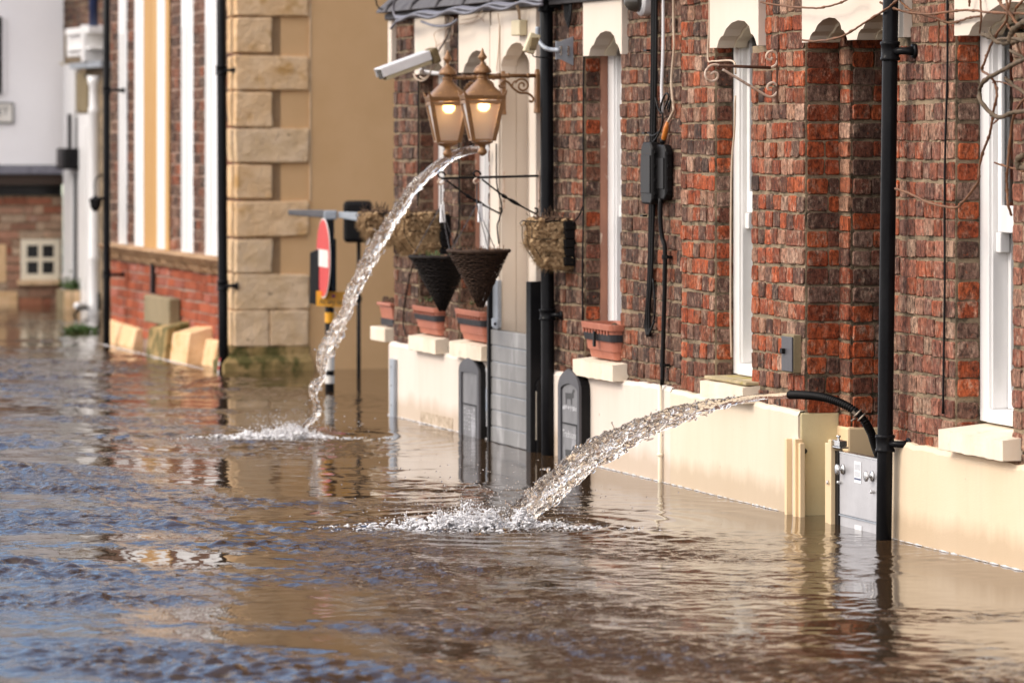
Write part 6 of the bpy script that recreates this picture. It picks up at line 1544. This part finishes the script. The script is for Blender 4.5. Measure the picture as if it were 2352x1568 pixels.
J2 = [(1820, 907, 9), (1815, 907, 9), (1740, 912, 11), (1673, 923, 15), (1586, 945, 24), (1520, 966, 27), (1454, 995, 31), (1400, 1021, 34), (1345, 1054, 36), (1280, 1110, 38), (1235, 1150, 36), (1190, 1183, 30), (1170, 1205, 24)]
Yb_ = A.Y(S(1815, -.2), -.2)
jet('water_jet', 'thick broken jet of pumped water shooting from the corrugated hose', J2, Yb_, H * F / (1205 - HY), 5, 2.6, 7, 1400, .0026, .84)

# splashes where the jets land: froth of small bubbles thinning outwards, low crowns, flung drops
def splash(px, py, halfw, tall, tail, seed, label):
    rng = random.Random(seed); tall = tall * 1.25; Y = H * F / (py - HY); k = Y / F; X = (px - CX) * k; mb = MB()
    def env(x):
        return math.exp(-(x / (halfw * k) * 1.15) ** 2) if x > 0 else math.exp(-(x / ((halfw + tail * .6) * k)) ** 2)
    for i in range(3000):
        x = rng.gauss(-tail * .16 * k, (halfw * .62 + tail * .22) * k); y = rng.gauss(0, .085) * (.5 + .5 * env(x)); e = env(x) * math.exp(-(y / .13) ** 2)
        z = e * tall * k * max(0, .10 + .55 * mnoise.noise(Vector((x * 14, y * 14, seed))) + .35 * rng.random() ** 2.2) if rng.random() < .7 else 0
        r = rng.uniform(.003, .0085) * (.6 + .5 * e)
        mb.ball((X + x, Y + y, z), r, 1, (rng.uniform(1, 1.9), rng.uniform(1, 1.5), rng.uniform(.45, .9)))
    # ragged plumes of froth thrown up round the jet
    for i in range(40):
        x0 = rng.gauss(-halfw * .30 * k, halfw * .42 * k); y0 = rng.gauss(0, .05); h = tall * k * rng.uniform(.35, 1.0) * env(x0); lx, ly = rng.gauss(-.25, .5), rng.gauss(0, .3)
        for q in range(34):
            f = rng.random() ** .8; sp_ = (.030 * (1 - f) + .006)
            mb.ball((X + x0 + lx * h * f + rng.gauss(0, sp_), Y + y0 + ly * h * f + rng.gauss(0, sp_), h * f), rng.uniform(.0026, .0074) * (1.15 - .6 * f), 1, (1, 1, rng.uniform(.8, 1.5)))
    # small crowns and fingers
    for i in range(14):
        x = rng.gauss(-halfw * .2 * k, halfw * .42 * k); y = rng.uniform(-.08, .08); h = tall * k * rng.uniform(.25, .95) * env(x)
        p = Vector((X + x, Y + y, 0)); d = Vector((rng.gauss(-.15, .35), rng.gauss(0, .3), 1)).normalized(); r = rng.uniform(.002, .0045)
        mb.tube([p - d * .01, p + d * h * .35, p + d * h * .7, p + d * h], [r * 2.6, r * 1.7, r, r * .7], 7); mb.ball(p + d * h, r * 1.1, 2)
    o1 = mb.build('splash', M['foam'], None, G, smooth=True); tag(o1, label, 'splash', None, 'stuff')
    rm = o1.modifiers.new('fuse', 'REMESH'); rm.mode = 'VOXEL'; rm.voxel_size = .0028; rm.use_smooth_shade = True
    sm = o1.modifiers.new('relax', 'SMOOTH'); sm.factor = .5; sm.iterations = 4
    mb = MB()
    for i in range(1000):
        x = rng.gauss(-halfw * .1 * k, halfw * .8 * k); h = abs(rng.gauss(0, tall * .8 * k)); mb.ball((X + x, Y + rng.gauss(0, .16), h + .004), rng.choice((.0015, .0018, .0022, .0028, .0036)), 1)
    for i in range(420):
        x = (rng.random() ** .8 * (halfw * 1.3 + tail) - (halfw * .3 + tail)) * k; mb.ball((X + x, Y + rng.gauss(0, .12), .003), rng.uniform(.002, .006), 1, (1.8, 1.4, .6))
    o2 = mb.build('spray', M['jet'], None, G, smooth=True); tag(o2, label.replace('churned foam', 'flying drops'), 'spray', None, 'stuff')
splash(672, 1006, 80, 34, 170, 3, 'churned foam where the thin jet hits the water')
splash(1140, 1212, 165, 58, 190, 9, 'churned foam where the thick jet from the hose hits the water')

# ------------------------------------------------------------------ road signs by the tan wall
Yp = 26.4
def wp(px, py, Y=Yp): return Vector(((px - CX) / F * Y, Y, H - (py - HY) / F * Y))
post = thing('sign_post', 'black signpost with yellow and white bands carrying a no entry sign', 'sign post', G, wp(757, 882))
kp = Yp / F
xp = wp(757, 0).x
MB().tube([(xp, Yp, -.6), (xp, Yp, wp(0, 488).z)], 10.5 * kp, 16).build('pole', M['black_matt'], post, smooth=True)
for y0, y1, mt in ((717, 741, M['sign_yellow']), (816, 850, M['sign_white']), (862, 880, M['sign_white'])):
    mb = MB().lathe((xp, Yp, 0), [(10.9 * kp, wp(0, y1).z), (10.9 * kp, wp(0, y0).z)], 20, cap=False); mb.build('band', mt, post, smooth=True)
# no entry disc, turned nearly edge on: its face looks along the street front
nrm = (Vector((-.955, -.25, 0)) + Vector((0, 0, 0))).normalized(); tan_ = Vector((nrm.y, -nrm.x, 0))
ax_ = Vector((0.19, -.98, 0)).normalized()
def disc(c, nrm, R, th, n=40):
    u = Vector((nrm.y, -nrm.x, 0)).normalized(); mb = MB(); a_, b_ = [], []
    for i in range(n):
        a = 2 * math.pi * i / n; p = c + u * R * math.cos(a) + Vector((0, 0, R * math.sin(a))); a_.append(p - nrm * th / 2); b_.append(p + nrm * th / 2)
    return mb.hexa(a_, b_)
R_ = 91.5 * kp
# apparent half width 17.5 px of 91.5 -> the disc is swung about 79 degrees away from the viewer
vdir = Vector((-(742 - CX) / F, -1, 0)).normalized(); ang = math.radians(80.2)
nd = (Matrix.Rotation(-ang, 3, 'Z') @ vdir).normalized()
cd_ = wp(743, 593, Yp - .10)
sg = thing('no_entry_sign', 'round red no entry sign with a white bar seen almost edge on', 'road sign', G, cd_)
disc(cd_, nd, R_, .004).build('plate', M['sign_white'], sg)
disc(cd_ + nd * .0032, nd, R_ * .965, .0016).build('red_face', M['sign_red'], sg)
ud = Vector((nd.y, -nd.x, 0)).normalized()
MB().obox(cd_ + nd * .0052, ud * R_ * .80, nd * .0012, Vector((0, 0, R_ * .215))).build('bar', M['sign_white'], sg)
MB().obox(wp(757, 560, Yp - .05), Vector((.02, 0, 0)), Vector((0, .05, 0)), Vector((0, 0, .012))).obox(wp(757, 660, Yp - .05), Vector((.02, 0, 0)), Vector((0, .05, 0)), Vector((0, 0, .012))).build('clamp', M['black_matt'], sg)
# back of a second sign box to the left, on the same post
bx = thing('traffic_sign', 'black back of another sign fixed to the post behind the no entry disc', 'road sign', G, wp(741, 610, Yp + .1))
mb = MB().hexa([wp(711, 696, Yp + .1), wp(735, 702, Yp + .02), wp(735, 702, Yp + .05), wp(711, 696, Yp + .13)], [wp(712, 580, Yp + .1), wp(735, 570, Yp + .02), wp(735, 570, Yp + .05), wp(712, 580, Yp + .13)])
mb.build('panel', M['black_matt'], bx, bevel=.004)
MB().obox(wp(755, 620, Yp + .02), Vector((.045, 0, 0)), Vector((0, .02, 0)), Vector((0, 0, .19))).build('box', M['black_matt'], bx, bevel=.008)
# yellow plate
tp = thing('time_plate', 'amber plate reading At any time below the no entry sign', 'road sign', G, wp(771, 686, Yp - .04))
ry = math.radians(-6); u = Vector((math.cos(-.1), math.sin(-.1), 0)); cpt = wp(766, 687, Yp - .05); wv2 = Vector((0, 0, 1)) + u * 0; sl = Vector((0, 0, -.045))
uu = (u + sl).normalized()
MB().obox(cpt, uu * 40 * kp, Vector((0, .003, 0)), Vector((0, 0, 17.5 * kp))).build('plate', M['sign_yellow'], tp)
vs, fs = text_polys('At any time', 15 * kp * 1.15); sc = 64 * kp / (max(v.x for v in vs) - min(v.x for v in vs))
MB().add([cpt + uu * v.x * sc + Vector((0, -.009, v.y - 6.5 * kp)) for v in vs], fs).build('lettering', M['ink'], tp)
cc = cpt + Vector((0, -.006, 7.5 * kp)); 
def ringdisc(r, y): return MB().lathe((cc.x, y, cc.z), [(r, 0), (r, -.0015)], 20, 'w')
ringdisc(4.6 * kp, Yp - .0565).build('symbol_ring', M['sign_red'], tp)
ringdisc(3.4 * kp, Yp - .0582).build('symbol_face', M['blue_pipe'], tp)
MB().obox((cc.x, Yp - .0605, cc.z), Vector((3.2 * kp, 0, -3.2 * kp)), Vector((.5 * kp, 0, .5 * kp)), Vector((0, .0005, 0))).build('symbol_bar', M['sign_red'], tp)
# grey street name fingers on top of the post
fg = thing('finger_sign', 'two grey name plates seen from below their edge on top of the signpost', 'street sign', G, wp(757, 492))
MB().hexa([wp(662, 494, Yp + .3), wp(745, 501, Yp - .02), wp(745, 501, Yp + .01), wp(662, 494, Yp + .33)], [wp(662, 482, Yp + .3), wp(745, 482, Yp - .02), wp(745, 482, Yp + .01), wp(662, 482, Yp + .33)]).build('plate', M['charcoal'], fg, bevel=.006)
MB().hexa([wp(776, 500, Yp - .02), wp(842, 511, Yp - .25), wp(842, 511, Yp - .22), wp(776, 500, Yp + .01)], [wp(776, 486, Yp - .02), wp(842, 489, Yp - .25), wp(842, 489, Yp - .22), wp(776, 486, Yp + .01)]).build('plate', M['zinc'], fg, bevel=.004)
MB().obox(wp(759, 494), Vector((.040, 0, 0)), Vector((0, .032, 0)), Vector((0, 0, .028))).build('clamp', M['zinc'], fg, bevel=.008)
# control box on its own thin pole
Yk = 27.9
bxx = thing('control_box', 'dark rounded control box on a thin black pole against the tan wall', 'box', G, wp(822, 852, Yk))
MB().obox(wp(822, 509, Yk), Vector((33 / F * Yk, 0, 0)), Vector((0, .07, 0)), Vector((0, 0, 48 / F * Yk))).build('case', M['black_matt'], bxx, bevel=.03, seg=4)
xq = wp(824, 0, Yk).x; MB().tube([(xq, Yk, -.6), (xq, Yk, wp(0, 555, Yk).z)], 4.6 / F * Yk, 10).build('pole', M['black_matt'], bxx, smooth=True)
mb = MB(); mb.lathe((xq, Yk, wp(0, 686, Yk).z), [(7 / F * Yk, -.02), (7 / F * Yk, .02)], 10); mb.build('collar', M['black_matt'], bxx)

# little black lantern hanging from the far drainpipe
t = thing('hanging_lamp', 'small black lamp on a curved arm beside the leftmost drainpipe', 'lamp', B, B.pt(240, 455, -.14))
c = Vector(B.pt(219, 462, -.20)); kb = B.Y(SB(219, -.2), -.2) / F
MB().lathe(c, [(2 * kb, 14 * kb), (6 * kb, 9 * kb), (15 * kb, 5 * kb), (15 * kb, 2 * kb), (12 * kb, -14 * kb), (7 * kb, -22 * kb), (1 * kb, -24 * kb)], 6).build('lamp_body', M['black_matt'], t)
MB().tube(smooth_path([B.pt(237, 402, -.14), B.pt(226, 404, -.18), B.pt(218, 418, -.20), B.pt(218, 448, -.20)], 6), 1.6 * kb, 6).build('arm', M['black_matt'], t, smooth=True)
MB().tube([B.pt(226, 456, -.19), B.pt(242, 456, -.13)], 3.5 * kb, 6).build('stay', M['black_matt'], t)

# ------------------------------------------------------------------ bare climber across the top right
cl = thing('climbing_plant', 'bare brown climbing plant with looping stems across the right window', 'climber', A, A.pt(2300, 120, -.1))
def v6(pts): return [(2021 + a * .2461, b_ * .2461) for a, b_ in pts]
def v4(pts): return [(1764 + a * .2812, b_ * .2812) for a, b_ in pts]
def v8(pts): return [(1764 + a * .2812, 413.4 + b_ * .2812) for a, b_ in pts]
rng = random.Random(21)
TW = [(v6([(185, -40), (185, 0), (260, 80), (400, 135), (560, 185), (650, 215), (750, 195), (850, 165), (930, 155)]), .0042, -.05),
      (v4([(-60, 20), (60, 40), (280, 65), (430, 65), (560, 35), (640, 0), (700, -40)]), .0040, -.09),
      (v4([(280, 330), (400, 338), (560, 312), (660, 270), (800, 180), (960, 80), (1060, 0), (1100, -40)]), .0042, -.12),
      (v6([(0, 20), (60, 50), (150, 85), (260, 115), (450, 135), (620, 115), (750, 100), (870, 100), (1000, 115), (1344, 130), (1500, 140)]), .0045, -.07),
      (v6([(1180, -40), (1190, 140), (1170, 210), (1090, 320), (1010, 480), (980, 570), (955, 660), (1030, 710), (1080, 800), (1090, 900), (1060, 1030), (1050, 1120), (1020, 1270), (980, 1370), (930, 1540)]) + v8([(1720, 0), (1690, 60), (1600, 170), (1540, 225), (1460, 220), (1300, 180), (1150, 110), (1040, 70)]), .0048, -.10),
      (v6([(1230, -40), (1220, 0), (1190, 120), (1190, 230), (1260, 330), (1300, 480), (1344, 560)]), .0045, -.08),
      (v6([(935, -40), (940, 0), (945, 180), (930, 310)]), .0038, -.05), (v6([(838, -40), (836, 60)]), .004, -.05),
      (v6([(1110, -40), (1130, 40), (1190, 100), (1280, 220), (1344, 260)]), .0060, -.09),
      (v6([(1370, -20), (1344, 0), (1270, 80), (1240, 200)]), .0042, -.06),
      (v6([(1500, 860), (1344, 930), (1250, 1090), (1210, 1350), (1190, 1568)]) + v8([(1950, 0), (1955, 110), (1960, 200), (1990, 290)]), .0050, -.06),
      (v6([(1050, 770), (1100, 765), (1180, 780), (1250, 820)]), .0028, -.07), (v6([(1060, 1155), (1110, 1110)]), .003, -.10),
      (v6([(1070, 1520), (1200, 1560), (1344, 1600)]), .0035, -.05), (v6([(550, 180), (552, 300), (545, 400), (540, 450)]), .0035, -.03)]
mb = MB()
for q, r, w in TW:
    P = [A.pt(x, y, w + rng.uniform(-.012, .012)) for x, y in q]; Q_ = smooth_path(P, 7, .0012, rng)
    mb.tube(Q_, [r * (1 + (.55 if i % 9 == 4 else 0)) for i in range(len(Q_))], 7)
mb.build('young_stem', M['twig'], cl, smooth=True)
BR = [(v6([(1500, 520), (1344, 560), (1250, 600), (1100, 680), (960, 770), (930, 860), (950, 960), (1050, 1070), (1130, 1095), (1250, 1050), (1344, 1040), (1500, 1040)]), .0078, -.14),
      (v6([(960, 320), (1040, 355), (1120, 400), (1250, 390), (1344, 370), (1500, 350)]), .0085, -.11), (v6([(1500, 180), (1344, 210), (1270, 260), (1225, 320), (1220, 380), (1250, 400)]), .011, -.12),
      (v6([(1165, 730), (1220, 770), (1290, 830), (1400, 900)]), .0065, -.12), (v6([(1344, 1450), (1290, 1490), (1290, 1550), (1330, 1568), (1450, 1560)]), .011, -.09),
      (v6([(1030, 265), (1030, 320), (1060, 355)]), .005, -.11), (v6([(1100, 365), (1250, 360), (1344, 385)]), .006, -.13), (v6([(1210, 470), (1270, 500), (1344, 540)]), .0055, -.12)]
mb = MB()
for q, r, w in BR:
    P = [A.pt(x, y, w + rng.uniform(-.01, .01)) for x, y in q]; Q_ = smooth_path(P, 7, .002, rng)
    mb.tube(Q_, [r * (1 + (.35 if i % 11 == 5 else rng.uniform(-.1, .1))) for i in range(len(Q_))], 8)
mb.build('old_stem', M['branch'], cl, smooth=True)
